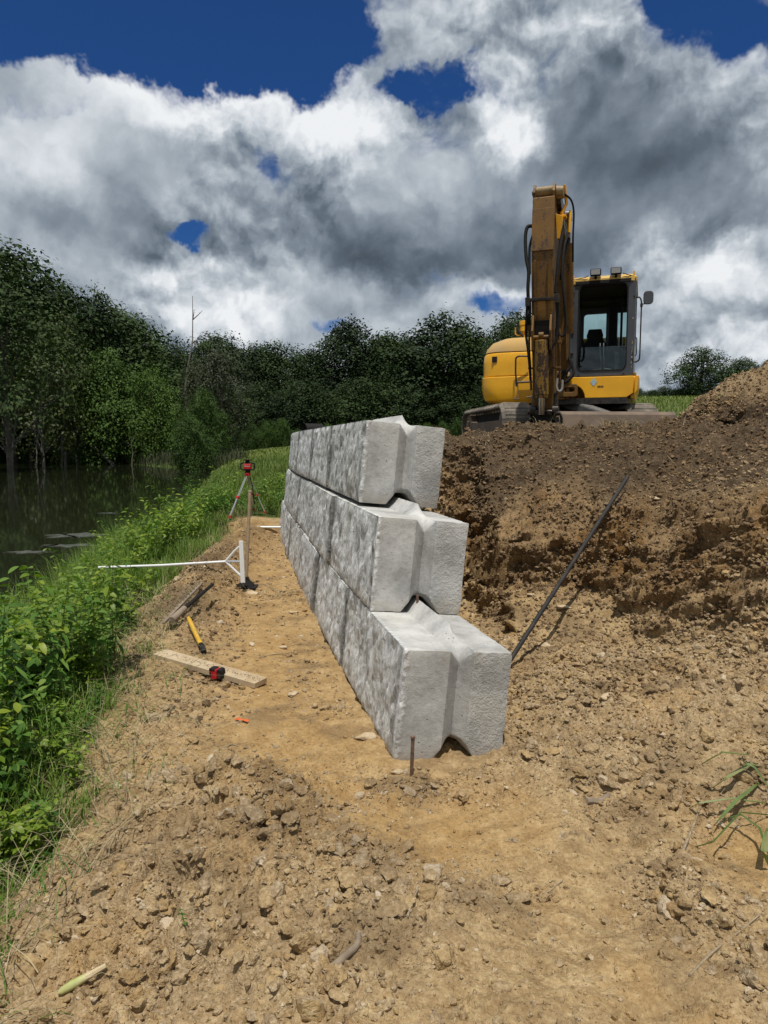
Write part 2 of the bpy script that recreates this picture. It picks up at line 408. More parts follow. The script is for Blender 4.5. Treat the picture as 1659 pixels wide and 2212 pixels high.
GY = axis([(-60,0,8,.3),(0,1.5,.12,.02),(1.5,4.2,.0075,.0095),(4.2,5.2,.0095,.009),(5.2,8.8,.009,.0095),(8.8,9.3,.010,.014),(9.3,14.5,.02,.05),(14.5,40,.06,.6),(40,130,.7,4),(130,900,5,60)])
XX, YY = np.meshgrid(GX, GY)
ZZ = macro(XX, YY)
near = (XX > -5) & (XX < 6.5) & (YY > 1.0) & (YY < 14.6)
xs = XX[near]; ys = YY[near]; zm = ZZ[near]
slope_u = (ys-toe_y(xs)); bank = sstep(-.1, .5, slope_u)*(xs > wall_x(ys)+.6)
c = cloddy(xs, ys)*sstep(-.25, .1, xs-edge_x(ys))
wxn = xs+.05*fbm(xs*9, ys*9, 3, 40); wyn = ys+.05*fbm(xs*9+5, ys*9, 3, 50)
h = .06*fbm(xs*1.6, ys*1.6, 4, 1) + .030*fbm(xs*5, ys*5, 4, 7, .6)
big = sstep(-.1, .5, fbm(xs*1.3, ys*1.3, 2, 77))
L = .85*.16*lumps(wxn, wyn, .16, 3, .40)*(.3+.7*big) + 1.0*.075*lumps(wxn+.3, wyn, .075, 11, .7) + 1.0*.038*lumps(xs+.004*fbm(xs*60, ys*60, 2, 61), ys, .038, 19, .75) + .8*.02*lumps(xs, ys, .02, 29, .7)
bermn = np.exp(-((xs-edge_x(ys)-.45)/.45)**2)*sstep(5.6, 7, ys)*(1-sstep(12.8, 13.4, ys)); h = h + bermn*(.10*fbm(xs*2.6, ys*2.6, 4, 150)+.5*.12*lumps(wxn, wyn, .12, 160, .5)); h = h + .16*np.exp(-((ys-13.0)/.22)**2)*fbm(xs*4, ys*4, 4, 170)
crack = np.abs(fbm(xs*5, ys*5, 3, 91)); L = L - .05*np.exp(-(crack/.06)**2)*(.3+.7*big)
h = h + L*c + c*.05*fbm(xs*3.3, ys*3.3, 3, 44)
h = h + (.008*fbm(xs*22, ys*22, 3, 23)+.35*.02*lumps(xs+.7, ys, .025, 31, .35))*(1-.6*c)
# the cut bank: ledges, undercuts, root-torn hollows
h = h + bank*(.10*fbm(xs*1.9, ys*1.4, 3, 101) + .07*np.abs(fbm(xs*3.5+zm*1.0, ys*3.5, 4, 111)) - .10*sstep(.25, .6, fbm(xs*2.7, ys*2.7+zm*2, 4, 121)))
rut = .6*np.exp(-((ys-(toe_y(xs)-.12+.05*np.sin(xs*7)))/.07)**2)*(xs > 1.5)*sstep(1.5, 2.0, xs); h = h - .14*rut
path = np.exp(-(((xs-(wall_x(ys)-.55))/.42))**2)*sstep(3.4, 4.2, ys)
h = h*(1-.45*path)
e1 = .03; gxm = (macro(xs+e1, ys)-macro(xs-e1, ys))/(2*e1); gym = (macro(xs, ys+e1)-macro(xs, ys-e1))/(2*e1)
stp_ = sstep(.7, 1.6, np.sqrt(gxm**2+gym**2)); h = h*(1-.85*stp_)
ZZ[near] = zm+h*sstep(14.6, 13.5, ys)*sstep(1.0, 1.3, ys)
farm = ~near
ZZ[farm] += .05*fbm(XX[farm]*.5, YY[farm]*.5, 3, 5)*sstep(0, 1, np.abs(ZZ[farm]-WATER))
# the cut bank is pushed out along its own normals: clods, ledges, undercuts
PX, PY, PZ = XX.copy(), YY.copy(), ZZ.copy()
dzx = np.gradient(macro(XX, YY), axis=1)/np.gradient(XX, axis=1); dzy = np.gradient(macro(XX, YY), axis=0)/np.gradient(YY, axis=0)
nl = np.sqrt(dzx**2+dzy**2+1); nX = -dzx/nl; nY = -dzy/nl; nZ = 1/nl
bk = near & (YY > 4.0) & (XX > .2)
bx = XX[bk]; bs = (YY+ZZ*1.2)[bk]; steep = sstep(.25, .8, (nl-1)[bk])
wr = .06*fbm(bx*6, bs*6, 3, 500)
dsp = .10*fbm(bx*1.5, bs*2.0, 4, 510) + .05*np.abs(fbm(bx*9, bs*9, 4, 515, .65)) + .11*(.35-np.abs(fbm(bx*3.2, bs*3.0, 4, 520))) + .9*.15*lumps(bx+wr, bs, .15, 530, .5) + .9*.06*lumps(bx+wr, bs, .06, 540, .6) + .9*.035*lumps(bx, bs, .035, 550, .7) + .035*fbm(bx*16, bs*16, 4, 560, .65)
for A_, N_ in ((PX, nX), (PY, nY), (PZ, nZ)): A_[bk] += N_[bk]*dsp*steep
def gz(x, y):
    x = np.atleast_1d(np.asarray(x, dtype=float)); y = np.atleast_1d(np.asarray(y, dtype=float))
    i = np.clip(np.searchsorted(GX, x)-1, 0, len(GX)-2); j = np.clip(np.searchsorted(GY, y)-1, 0, len(GY)-2)
    fx = (x-GX[i])/(GX[i+1]-GX[i]); fy = (y-GY[j])/(GY[j+1]-GY[j])
    return (ZZ[j,i]*(1-fx)+ZZ[j,i+1]*fx)*(1-fy)+(ZZ[j+1,i]*(1-fx)+ZZ[j+1,i+1]*fx)*fy
def g1(x, y): return float(gz(x, y)[0])
ny_, nx_ = XX.shape
idx = np.arange(ny_*nx_).reshape(ny_, nx_)
GF = np.stack([idx[:-1,:-1].ravel(), idx[:-1,1:].ravel(), idx[1:,1:].ravel(), idx[1:,:-1].ravel()], 1)
# masks that colour the soil: grass cover, topsoil, orange subsoil, trodden path
eX = edge_x(YY)
grass_m = np.maximum(sstep(.14, -.2, XX-eX+.4*fbm(XX*2.2, YY*2.2, 4, 200)), sstep(13.9, 14.3, YY+.2*fbm(XX*2, YY*2, 2, 201)))
grass_m = np.where(XX > wall_x(YY)+.6, sstep(11.5, 12.6, YY), grass_m)
far_r = (XX > 4)*sstep(9.8, 10.6, YY)*(np.sqrt(((XX-5.3)/1.75)**2+((YY-8.6)/1.5)**2) > 1); grass_m = np.maximum(grass_m, far_r)
uu = (YY-toe_y(XX))/(top_y(XX)-toe_y(XX))
topsoil = np.clip(sstep(.22, .50, uu+.30*fbm(XX*1.6, YY*1.6, 4, 210)), 0, 1)*(XX > wall_x(YY)+.6)
pile = sstep(1.02, .9, np.sqrt(((XX-5.3)/1.75)**2+((YY-8.6)/1.5)**2)); topsoil = topsoil*(1-pile*.8)
berm = .6*np.exp(-((XX-edge_x(YY)-.4)/.35)**2)*sstep(5.8, 7, YY)*(1-sstep(12.8, 13.6, YY))*sstep(-.4, .3, fbm(XX*2, YY*2, 3, 230)+.2)
orange = sstep(-.04, .08, uu+.05*fbm(XX*4, YY*4, 3, 220))*(1-topsoil)*(.45+.55*sstep(-.3, .3, fbm(XX*1.9, YY*1.9, 3, 225)))*(XX > wall_x(YY)+.6)*(1-pile)
pathm = np.exp(-(((XX-(wall_x(YY)-.55))/.55))**2)*sstep(2.0, 3.4, YY)*(1-sstep(13, 14, YY)) 
smooth_p = np.exp(-(((XX-1.72)/.40)**2+((YY-2.72)/.36)**2)**2) + .8*np.exp(-(((XX-.1)/.6)**2+((YY-3.0)/.35)**2)**2)
pathm = np.clip(pathm + smooth_p, 0, 1)*(XX < wall_x(YY)+2.6)
clm = cloddy(XX, YY)*(1-grass_m)
ATT = {'grass': grass_m.ravel(), 'topsoil': np.maximum(topsoil, berm).ravel(), 'orange': orange.ravel(), 'path': pathm.ravel(), 'clod': clm.ravel()}

# ------------------------------------------------------------------ materials
def mat(name):
    m = bpy.data.materials.new(name); m.use_nodes = True; t = NT(m.node_tree); t.n.clear()
    o = t.new('ShaderNodeOutputMaterial'); p = t.new('ShaderNodeBsdfPrincipled'); t.l.new(p.outputs[0], o.inputs[0])
    return m, t, p, o
def bump(t, p, hgt, strength=.5, dist=.01):
    b = t.new('ShaderNodeBump'); b.inputs['Strength'].default_value = strength; b.inputs['Distance'].default_value = dist
    t.l.new(hgt, b.inputs['Height']); t.l.new(b.outputs[0], p.inputs['Normal']); return b
def obj_co(t): return t.new('ShaderNodeTexCoord').outputs['Object']
def attr(t, n): a = t.new('ShaderNodeAttribute'); a.attribute_name = n; return a.outputs['Fac']

def soil_material(name, use_attr=True, bank=False):
    m, t, p, o = mat(name)
    co = t.new('ShaderNodeNewGeometry').outputs['Position']
    n1 = t.noise(co, 1.7, 5, .6); n2 = t.noise(co, 9, 6, .65); n3 = t.noise(co, 55, 5, .7); n4 = t.noise(co, 230, 3, .7)
    tan = t.ramp(t.math('ADD', t.math('MULTIPLY', n2, .55), t.math('MULTIPLY', n3, .45)),
                 [(.30, (.165, .100, .042)), (.45, (.30, .200, .094)), (.56, (.42, .300, .152)), (.70, (.58, .46, .28))])
    grey = t.ramp(n3, [(.3, (.150, .105, .060)), (.5, (.32, .238, .145)), (.7, (.52, .42, .29))])
    ochre = t.ramp(t.math('ADD', t.math('MULTIPLY', n2, .5), t.math('MULTIPLY', n3, .5)), [(.3, (.225, .125, .045)), (.5, (.36, .225, .09)), (.68, (.47, .32, .15))])
    if use_attr:
        base = t.mix(t.math('MULTIPLY', attr(t, 'clod'), t.mapr(n1, .3, .6, .3, .85), clamp=True), tan, grey)
        base = t.mix(t.mapr(n1, .50, .66, 0, .55), base, ochre)
        base = t.mix(t.math('MULTIPLY', attr(t, 'path'), .75), base, ochre)
        orn = t.ramp(t.math('ADD', t.math('MULTIPLY', n2, .6), t.math('MULTIPLY', n3, .4)), [(.32, (.060, .028, .009)), (.46, (.150, .074, .022)), (.60, (.25, .140, .048))])
        base = t.mix(attr(t, 'orange'), base, orn)
        top = t.ramp(t.math('ADD', t.math('MULTIPLY', n2, .6), t.math('MULTIPLY', n3, .4)), [(.34, (.030, .019, .012)), (.48, (.072, .049, .031)), (.62, (.135, .097, .062))])
        base = t.mix(t.math('MULTIPLY', attr(t, 'topsoil'), .92), base, top)
        gr = t.ramp(n2, [(.3, (.020, .040, .008)), (.55, (.050, .095, .018)), (.75, (.09, .12, .035))])
        base = t.mix(attr(t, 'grass'), base, gr)
    else:
        rnd = t.new('ShaderNodeNewGeometry').outputs['Random Per Island']
        base = t.mix(t.mapr(rnd, .1, .9), tan, grey)
        base = t.mix(t.mapr(n1, .50, .66, 0, .5), base, ochre)
        base = t.mix(t.mapr(rnd, .93, .97, 0, .6), base, (.60, .50, .36))
    if bank:
        brn = t.ramp(t.math('ADD', t.math('MULTIPLY', rnd, .5), t.math('MULTIPLY', n3, .5)), [(.3, (.075, .046, .026)), (.5, (.15, .095, .052)), (.7, (.25, .17, .095))])
        base = t.mix(.88, base, brn)
    dark = t.mapr(t.noise(co, 2.3, 6, .65), .50, .62, 0, .55)
    base = t.mix(dark, base, (.15, .10, .055))
    t.put(p.inputs['Base Color'], base); p.inputs['Roughness'].default_value = .93; p.inputs['Specular IOR Level'].default_value = .15
    hb = t.math('ADD', t.math('MULTIPLY', n3, .7), t.math('MULTIPLY', n4, .3))
    v = t.voro(co, 95, 'F1', 2, .6)
    hh_ = t.math('SUBTRACT', hb, t.math('MULTIPLY', v, .5))
    if use_attr:
        n5 = t.noise(co, 24, 5, .7); hh_ = t.math('ADD', hh_, t.math('MULTIPLY', t.math('MULTIPLY', n5, 7.0), t.math('MAXIMUM', attr(t, 'orange'), attr(t, 'topsoil'))))
    bump(t, p, hh_, .75, .010)
    return m
M_SOIL = soil_material('soil'); M_CLOD = soil_material('clod_soil', False); M_CLODD = soil_material('bank_clod_soil', False, True)

ground = mesh_np('ground', np.stack([PX.ravel(), PY.ravel(), PZ.ravel()], 1), GF, M_SOIL, None, True, ATT)
tag(ground, None, kind='structure')

# pond
m, t, p, o = mat('pond_water'); M_WATER = m
p.inputs['Base Color'].default_value = (.014, .017, .008, 1); p.inputs['Roughness'].default_value = .04; p.inputs['IOR'].default_value = 1.33
co = t.new('ShaderNodeNewGeometry').outputs['Position']
bump(t, p, t.noise(t.scale(co, (1, .35, 1)), 2.2, 3, .5), .05, .03)
pond = MB().add([(-400,-60,WATER),(-3,-60,WATER),(-3,130,WATER),(-400,130,WATER)], [(0,1,2,3)]).build('pond', M_WATER)
pond['kind'] = 'structure'
M = {}
def simple(name, c, rough=.5, metal=0, var=None, vs=20, bumps=None, coat=0, spec=.5):
    m, t, p, o = mat(name); co = obj_co(t)
    if var:
        n = t.noise(co, vs, 6, .65); t.put(p.inputs['Base Color'], t.mix(t.mapr(n, .38, .62), c, var))
    else: p.inputs['Base Color'].default_value = rgba(c)
    p.inputs['Roughness'].default_value = rough; p.inputs['Metallic'].default_value = metal; p.inputs['Coat Weight'].default_value = coat
    p.inputs['Specular IOR Level'].default_value = spec
    if bumps: bump(t, p, t.noise(co, bumps[0], 5, .6), bumps[1], bumps[2])
    M[name] = m; return m

# ------------------------------------------------------------------ retaining wall of concrete blocks
def concrete():
    m, t, p, o = mat('cast_concrete'); co = obj_co(t)
    rnd = t.new('ShaderNodeObjectInfo').outputs['Random']
    off = t.xyz(t.math('MULTIPLY', rnd, 37), t.math('MULTIPLY', rnd, 91), t.math('MULTIPLY', rnd, 53))
    c2 = t.vmath('ADD', co, off)
    X, Y, Z = t.sep(co)
    n1 = t.noise(c2, 3.2, 6, .6); n2 = t.noise(c2, 28, 5, .65); n3 = t.noise(c2, 140, 4, .65)
    sm = t.ramp(t.math('ADD', t.math('MULTIPLY', n1, .75), t.math('MULTIPLY', n2, .25)), [(.38, (.31, .305, .29)), (.5, (.44, .435, .42)), (.62, (.56, .555, .53))])
    # split face: pale lime streaks and grey pits running down at a slant
    st = t.vmath('ADD', t.scale(c2, (3, 17, 6.5)), t.scale(t.noise(c2, 5, 3, .6, out=1), (0, 5.5, 2.5)))
    s1 = t.noise(st, 1.0, 5, .62, .8); s2 = t.noise(t.scale(c2, (5, 38, 17)), 1.0, 4, .6, .6)
    fc = t.ramp(t.math('ADD', t.math('MULTIPLY', s1, .62), t.math('MULTIPLY', s2, .38)), [(.34, (.28, .28, .272)), (.43, (.46, .46, .45)), (.50, (.60, .60, .59)), (.57, (.75, .75, .74)), (.66, (.88, .88, .86))])  # whole ramp lifted to make up for the little sun on this side
    pit = t.mapr(t.voro(t.scale(c2, (4, 15, 8)), 1.3, 'F1', 0), .10, .24, .55, 0)
    fc = t.mix(pit, fc, (.15, .15, .145))
    face = t.mapr(t.math('ADD', X, t.math('MULTIPLY', t.math('SUBTRACT', n2, .5), .05)), .012, .034, 1, 0)
    base = t.mix(face, sm, fc)
    # damp crumbly mortar along edges
    dmp = t.math('MULTIPLY', t.mapr(t.noise(c2, 4.5, 5, .7), .58, .68, 0, .7), t.mapr(Z, .0, .38, 1, .15))
    base = t.mix(dmp, base, (.22, .215, .195))
    vh = t.voro(c2, 26, 'F1'); hole = t.math('MULTIPLY', t.mapr(vh, .07, .13, 1, 0), t.mapr(t.noise(c2, 6, 2, .5), .48, .56))
    base = t.mix(t.math('MULTIPLY', hole, .7), base, (.12, .115, .105))
    seam = t.math('MULTIPLY', t.mapr(t.math('ABSOLUTE', t.math('SUBTRACT', t.math('ADD', X, t.math('MULTIPLY', n1, .02)), .19)), 0, .006, .22, 0), t.mapr(n2, .45, .6))
    base = t.mix(seam, base, (.20, .20, .19))
    base = t.mix(t.mapr(t.noise(c2, 2.1, 3, .5), .55, .7, 0, .4), base, (.50, .46, .38))
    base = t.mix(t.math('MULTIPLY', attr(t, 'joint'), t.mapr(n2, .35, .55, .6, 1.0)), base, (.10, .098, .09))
    dirt = t.math('MULTIPLY', t.mapr(Z, .0, .12, .55, 0), t.mapr(n2, .4, .6, .2, 1))
    base = t.mix(dirt, base, (.33, .24, .14))
    base = t.mix(t.mapr(rnd, 0, 1, 0, .30), base, t.mix(1.0, base, (.62, .62, .60), 'MULTIPLY'))
    t.put(p.inputs['Base Color'], base); p.inputs['Roughness'].default_value = .88; p.inputs['Specular IOR Level'].default_value = .25
    pits = t.math('SUBTRACT', t.mapr(t.voro(c2, 60, 'F1'), .0, .16, 0, 1), t.math('MULTIPLY', hole, 2.2))
    hgt = t.math('ADD', t.math('MULTIPLY', n3, .35), t.math('ADD', t.math('MULTIPLY', pits, .35), t.math('MULTIPLY', n2, .6)))
    rough_end = t.math('MULTIPLY', t.mapr(X, .385, .41), t.math('ADD', t.math('MULTIPLY', t.noise(c2, 75, 4, .7), 1.3), n2))
    hgt = t.math('ADD', hgt, t.math('ADD', rough_end, t.math('MULTIPLY', t.math('MULTIPLY', face, s1), 1.8)))
    bump(t, p, hgt, .9, .007)
    return m
M_CONC = concrete()
BW, BH = .615, .617
def block_mesh(L, seed, step=.014, endrough=1.0, first_=0):
    def lin(a, n): return np.linspace(0, a, n+1)
    nx, ny, nz = int(BW/step), int(L/step), int(BH/step)
    ax, ay, az_ = lin(BW, nx), lin(L, ny), lin(BH, nz)
    kk = [0, .30, L-.30, L] if L > .9 else [0, L]; ay = np.unique(np.concatenate([np.linspace(a_, b_, int((b_-a_)/step)+1) for a_, b_ in zip(kk, kk[1:])]).round(5))
    ks = [0, .255, .338, .392, BW]; ax = np.unique(np.concatenate([np.linspace(a_, b_, max(3, int((b_-a_)/step)+1)) for a_, b_ in zip(ks, ks[1:])]).round(5))
    pts = []; faces = []; b = 0
    def face(u, v, fn, flip):
        nonlocal b
        U, Vv = np.meshgrid(u, v, indexing='ij'); P = fn(U.ravel(), Vv.ravel()); pts.append(P)
        i = np.arange(len(u)*len(v)).reshape(len(u), len(v))+b
        q = np.stack([i[:-1,:-1], i[1:,:-1], i[1:,1:], i[:-1,1:]], -1).reshape(-1, 4)
        faces.append(q[:, ::-1] if flip else q); b += len(P)
    z_ = lambda a: np.zeros_like(a)
    face(ax, ay, lambda u, v: np.stack([u, v, z_(u)+BH], 1), False); face(ax, ay, lambda u, v: np.stack([u, v, z_(u)], 1), True)
    face(ay, az_, lambda u, v: np.stack([z_(u), u, v], 1), True); face(ay, az_, lambda u, v: np.stack([z_(u)+BW, u, v], 1), False)
    face(ax, az_, lambda u, v: np.stack([u, z_(u), v], 1), False); face(ax, az_, lambda u, v: np.stack([u, z_(u)+L, v], 1), True)
    P = np.concatenate(pts); F = np.concatenate(faces)
    key = np.round(P*1e4).astype(np.int64); _, first, inv = np.unique(key, axis=0, return_index=True, return_inverse=True)
    P = P[first]; F = inv.reshape(-1)[F]
    x0, y0, z0 = P.T.copy()
    # rounded, chipped arrises
    dim = np.array([BW, L, BH]); n = fbm(x0*23+z0*19+seed, y0*23+z0*7, 3, seed)
    r = .006+.010*np.clip(n, 0, 1)[:, None]
    C = np.clip(P, .03, dim-.03); D = P-C; k = np.linalg.norm(D, axis=1, keepdims=True); a = np.abs(D).max(1, keepdims=True)
    two = (np.abs(D) > 1e-6).sum(1, keepdims=True) > 1
    Rr = np.clip(1-(k-.03)/(.03*.42+1e-9), 0, 1)
    P = np.where(two, C+D*np.where(k > 1e-9, (np.minimum(k, .03+(k-.03)*(1-r/.03*1.3)))/np.maximum(k, 1e-9), 1), P)
    x, y, z = P.T.copy()
    pr = np.interp(x0, [.255, .338, .392], [0, 1, 0])
    se = np.minimum(y0, L-y0)
    g = np.interp(se, [0, .30], [-1, 1])
    z = z + pr*g*.082*np.clip((z0-(BH-.22))/.22, 0, 1)
    p2 = np.clip((1-np.abs(x0-.335)/.13)*1.5, 0, 1)
    z = z + p2*(.088+.03*np.exp(-(se/.05)**2))*np.clip(1-z0/.24, 0, 1)
    y = y + pr*.085*np.clip(1-y0/.3, 0, 1) - pr*.085*np.clip(1-(L-y0)/.3, 0, 1)
    # split-face relief on the pond side, light relief elsewhere
    le = (x0 < 1e-6)
    q = fbm(y0*7+seed*3.1+z0*2.0, z0*3.6, 4, seed+11, .6) + .45*np.abs(fbm(y0*17+z0*8, z0*9+seed, 3, seed+21))
    edge = np.clip(np.minimum(np.minimum(y0, L-y0), np.minimum(z0, BH-z0))/.05, 0, 1)
    x = x - le*.030*q*(.25+.75*edge)
    crumb = np.abs(fbm(z0*30+seed, y0*30+x0*30, 3, seed+31))
    nearL = np.clip(1-x0/.05, 0, 1)*(y0 < 1e-6)
    y = y - .016*crumb*nearL*endrough
    nearG = np.exp(-((x0-.405)/.018)**2)*(y0 < 1e-6); y = y + .010*np.clip(fbm(z0*40+seed, x0*40, 3, seed+41), 0, 1)*nearG
    y = y + (y0 < 1e-6)*.0012*fbm(x0*20, z0*20+seed, 3, seed+51)
    z = z + (z0 > BH-1e-6)*.0015*fbm(x0*14, y0*14+seed, 3, seed+61)
    back = (x0 > BW-1e-6); x = x + back*.005*fbm(y0*14, z0*14+seed, 3, seed+71)
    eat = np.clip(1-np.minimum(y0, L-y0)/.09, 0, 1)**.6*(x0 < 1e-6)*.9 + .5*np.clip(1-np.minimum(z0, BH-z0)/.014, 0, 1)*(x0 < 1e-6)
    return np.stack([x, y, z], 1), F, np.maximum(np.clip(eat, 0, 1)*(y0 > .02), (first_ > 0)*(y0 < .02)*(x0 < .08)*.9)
_wl = [(float(wall_x(y)), y) for y in np.arange(3.644, 16, .05)]
_acc = [0.0]
for a, b_ in zip(_wl, _wl[1:]): _acc.append(_acc[-1]+math.dist(a, b_))
def wall_pt(s): return np.array([np.interp(s, _acc, [p[0] for p in _wl]), np.interp(s, _acc, [p[1] for p in _wl])])
LEAN = R(5.6)
ROWS = [('bottom', 0.0, [1.66, 1.68, 1.68, 1.68, 1.68, 1.68]), ('middle', .88, [1.80, 1.70, 1.68, 1.68, 1.68]), ('top', 1.66, [1.75, 1.68, 1.68, 1.68, .8])]
ORD = ['first', 'second', 'third', 'fourth', 'fifth', 'sixth']
for r, (rn, s0, Ls) in enumerate(ROWS):
    s = s0
    for i, L in enumerate(Ls):
        a = wall_pt(s); b_ = wall_pt(s+L); s += L+.010
        tv = Vector((b_[0]-a[0], b_[1]-a[1], 0)).normalized(); nv = Vector((tv.y, -tv.x, 0)); zv = Vector((0,0,1))
        up = zv*math.cos(LEAN)+nv*math.sin(LEAN); rt = nv*math.cos(LEAN)-zv*math.sin(LEAN)
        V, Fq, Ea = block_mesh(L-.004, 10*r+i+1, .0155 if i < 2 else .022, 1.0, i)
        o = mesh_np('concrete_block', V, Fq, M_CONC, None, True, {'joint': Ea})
        pos = Vector((a[0], a[1], 0)) + up*(BH+.005)*r + rt*(.012*r+(0 if i == 0 else [-.020, -.006, -.022, -.008, -.018][(i+r) % 5])) + zv*(.022 if r == 2 else 0)
        try: o.data.set_sharp_from_angle(angle=R(17))
        except Exception: pass
        mw = Matrix((rt, tv, up)).transposed().to_4x4(); mw.translation = pos; o.matrix_world = mw
        if i == 0: lab = {0: 'nearest concrete block of the bottom row, ridged top bare, rusty pin before it', 1: 'big grey concrete block at the near end of the middle row', 2: 'grey concrete block at the near end of the top row, pale unmarked notched end'}[r]
        else: lab = f'{ORD[i]} mottled concrete block from the near end of the {rn} wall row'
        tag(o, lab, 'concrete block', 'concrete blocks stacked as the retaining wall')

# ------------------------------------------------------------------ foliage materials
def leaf_mat(name, c0, c1, c2, trans=.25, rough=.5, clump=.8):
    m, t, p, o = mat(name)
    rnd = t.new('ShaderNodeNewGeometry').outputs['Random Per Island']
    co = t.new('ShaderNodeNewGeometry').outputs['Position']
    oi = t.new('ShaderNodeObjectInfo').outputs['Random']
    n = t.noise(co, clump, 3, .5)
    f = t.math('ADD', t.math('ADD', t.math('MULTIPLY', rnd, .40), t.math('MULTIPLY', n, .42)), t.math('MULTIPLY', oi, .38))
    c = t.ramp(f, [(.25, c0), (.55, c1), (.85, c2)])
    t.put(p.inputs['Base Color'], c); p.inputs['Roughness'].default_value = rough; p.inputs['Specular IOR Level'].default_value = .3
    tr = t.new('ShaderNodeBsdfTranslucent'); t.put(tr.inputs[0], t.mix(1.0, c, (1.0, 1.25, .45), 'MULTIPLY'))
    mx = t.new('ShaderNodeMixShader'); mx.inputs[0].default_value = trans
    t.l.new(p.outputs[0], mx.inputs[1]); t.l.new(tr.outputs[0], mx.inputs[2]); t.l.new(mx.outputs[0], o.inputs[0])
    return m
M_DARKLEAF = leaf_mat('shaded_tree_leaves', (.007, .017, .005), (.018, .037, .008), (.042, .072, .015), .08, .8, .22)  # cloud shade on the distant trees is put into these low tones
M_MIDLEAF = leaf_mat('mid_tree_leaves', (.016, .036, .005), (.040, .082, .011), (.080, .140, .020), .12, .75, .3)
M_YELLEAF = leaf_mat('yellow_green_leaves', (.03, .045, .008), (.060, .085, .016), (.11, .135, .03), .15, .55, .5)
M_GREYLEAF = leaf_mat('grey_green_leaves', (.020, .027, .012), (.042, .052, .022), (.075, .085, .04), .12, .6, .5)
M_WEED = leaf_mat('weed_leaves', (.026, .070, .008), (.070, .160, .018), (.17, .26, .05), .30, .72, 3.5)
M_WEEDY = leaf_mat('yellowish_weed_leaves', (.070, .130, .010), (.130, .20, .018), (.22, .28, .03), .28, .45, 5)
M_GRASS = leaf_mat('grass_blades', (.040, .095, .010), (.090, .180, .020), (.19, .25, .05), .28, .5, 2)
M_MEADOW = leaf_mat('meadow_grass', (.050, .085, .012), (.105, .160, .024), (.19, .22, .06), .2, .6, .3)
M_DRY = leaf_mat('dry_grass', (.12, .09, .05), (.25, .20, .11), (.42, .35, .21), .15, .6, 3)
simple('bark', (.055, .045, .035), .9, var=(.11, .095, .075), vs=6, bumps=(30, .6, .02)); simple('pale_bark', (.10, .092, .08), .9, var=(.19, .175, .15), vs=8)

def quads_at(C, N, U, size, asp=.62):
    """diamond leaves: centre, normal, direction"""
    U = U-N*(U*N).sum(1, keepdims=True); U /= np.linalg.norm(U, axis=1, keepdims=True)+1e-9
    Vv = np.cross(N, U); s = size[:, None]
    P = np.stack([C-U*s*.5, C+Vv*s*asp*.5-U*s*.05, C+U*s*.5-N*s*.08, C-Vv*s*asp*.5-U*s*.05], 1).reshape(-1, 3)
    return P, np.arange(len(P)).reshape(-1, 4)
def rdir(n): v = np.random.normal(size=(n, 3)); return v/np.linalg.norm(v, axis=1, keepdims=True)
def make_tree(name, seed, H, CR, base, leafmat, nleaf, lsize, trunk_r, barkmat, nblob=34, sparse=0.0, drop=0.0, lean=0.0, tall=1.0):
    """tapered trunk, limbs and a crown of leaf clusters; origin at the foot"""
    rs = np.random.RandomState(seed); rnd = random.Random(seed)
    root = empty(name)
    tb = MB(); pts = []; rad = []
    for k in range(9):
        f = k/8; pts.append((math.sin(f*3+seed)*.02*H*f+lean*f*f*H, math.cos(f*2.3+seed)*.02*H*f, f*H*.86-(.3 if k == 0 else 0))); rad.append(trunk_r*(1.15-f*.95))
    tb.tube(pts, rad, 7)
    C = []; S = []
    for i in range(nblob):
        f = (i+.5)/nblob; zz = base+(H-base)*(f**.85); a = i*2.39996+rnd.uniform(-.5, .5)
        prof = math.sin(math.pi*min(1, max(0, (zz-base)/(H-base))*.86+.12))**.75
        rr = CR*prof*rnd.uniform(.35, 1.0)
        k = int(min(7, max(1, f*7))); px, py, _ = pts[k]
        c = np.array([px+math.cos(a)*rr, py+math.sin(a)*rr, zz*tall+rnd.uniform(-.3, .3)])
        C.append(c); S.append(CR*rnd.uniform(.20, .44)*(.75+.45*prof))
        if i % 2 == 0:
            t0 = Vector(pts[max(1, k-1)]); e = Vector(c); mid = (t0+e)/2+Vector((0, 0, .08*H*rnd.uniform(-.2, .6)))
            tb.tube([t0, mid, e], [trunk_r*.38, trunk_r*.22, trunk_r*.06], 5, False)
    C = np.array(C); S = np.array(S); w = S**2; w /= w.sum()
    ch = rs.choice(len(C), nleaf, p=w); d = rs.normal(size=(nleaf, 3)); d /= np.linalg.norm(d, axis=1, keepdims=True)
    # leaves sit on twigs: cluster them in tufts on the blob shells
    ntuft = max(40, nleaf//9); tch = rs.choice(len(C), ntuft, p=w); td = rs.normal(size=(ntuft, 3)); td[:, 2] += .25; td /= np.linalg.norm(td, axis=1, keepdims=True)
    tr = S[tch]*(.55+.55*rs.rand(ntuft)**.5)*(1+sparse*rs.rand(ntuft)); TC = C[tch]+td*tr[:, None]*np.array([1, 1, .8])
    tt = rs.randint(0, ntuft, nleaf)
    P = TC[tt]+rs.normal(size=(nleaf, 3))*lsize*1.15
    P[:, 2] -= drop*rs.rand(nleaf)
    N = td[tt]*1.0+rs.normal(size=(nleaf, 3))*.32+np.array([0, 0, .35]); N /= np.linalg.norm(N, axis=1, keepdims=True)
    V, F = quads_at(P, N, rs.normal(size=(nleaf, 3)), lsize*(.6+.8*rs.rand(nleaf)))
    tb.build('trunk', barkmat, root, True)
    mesh_np('crown', V, F, leafmat, root)
    return root
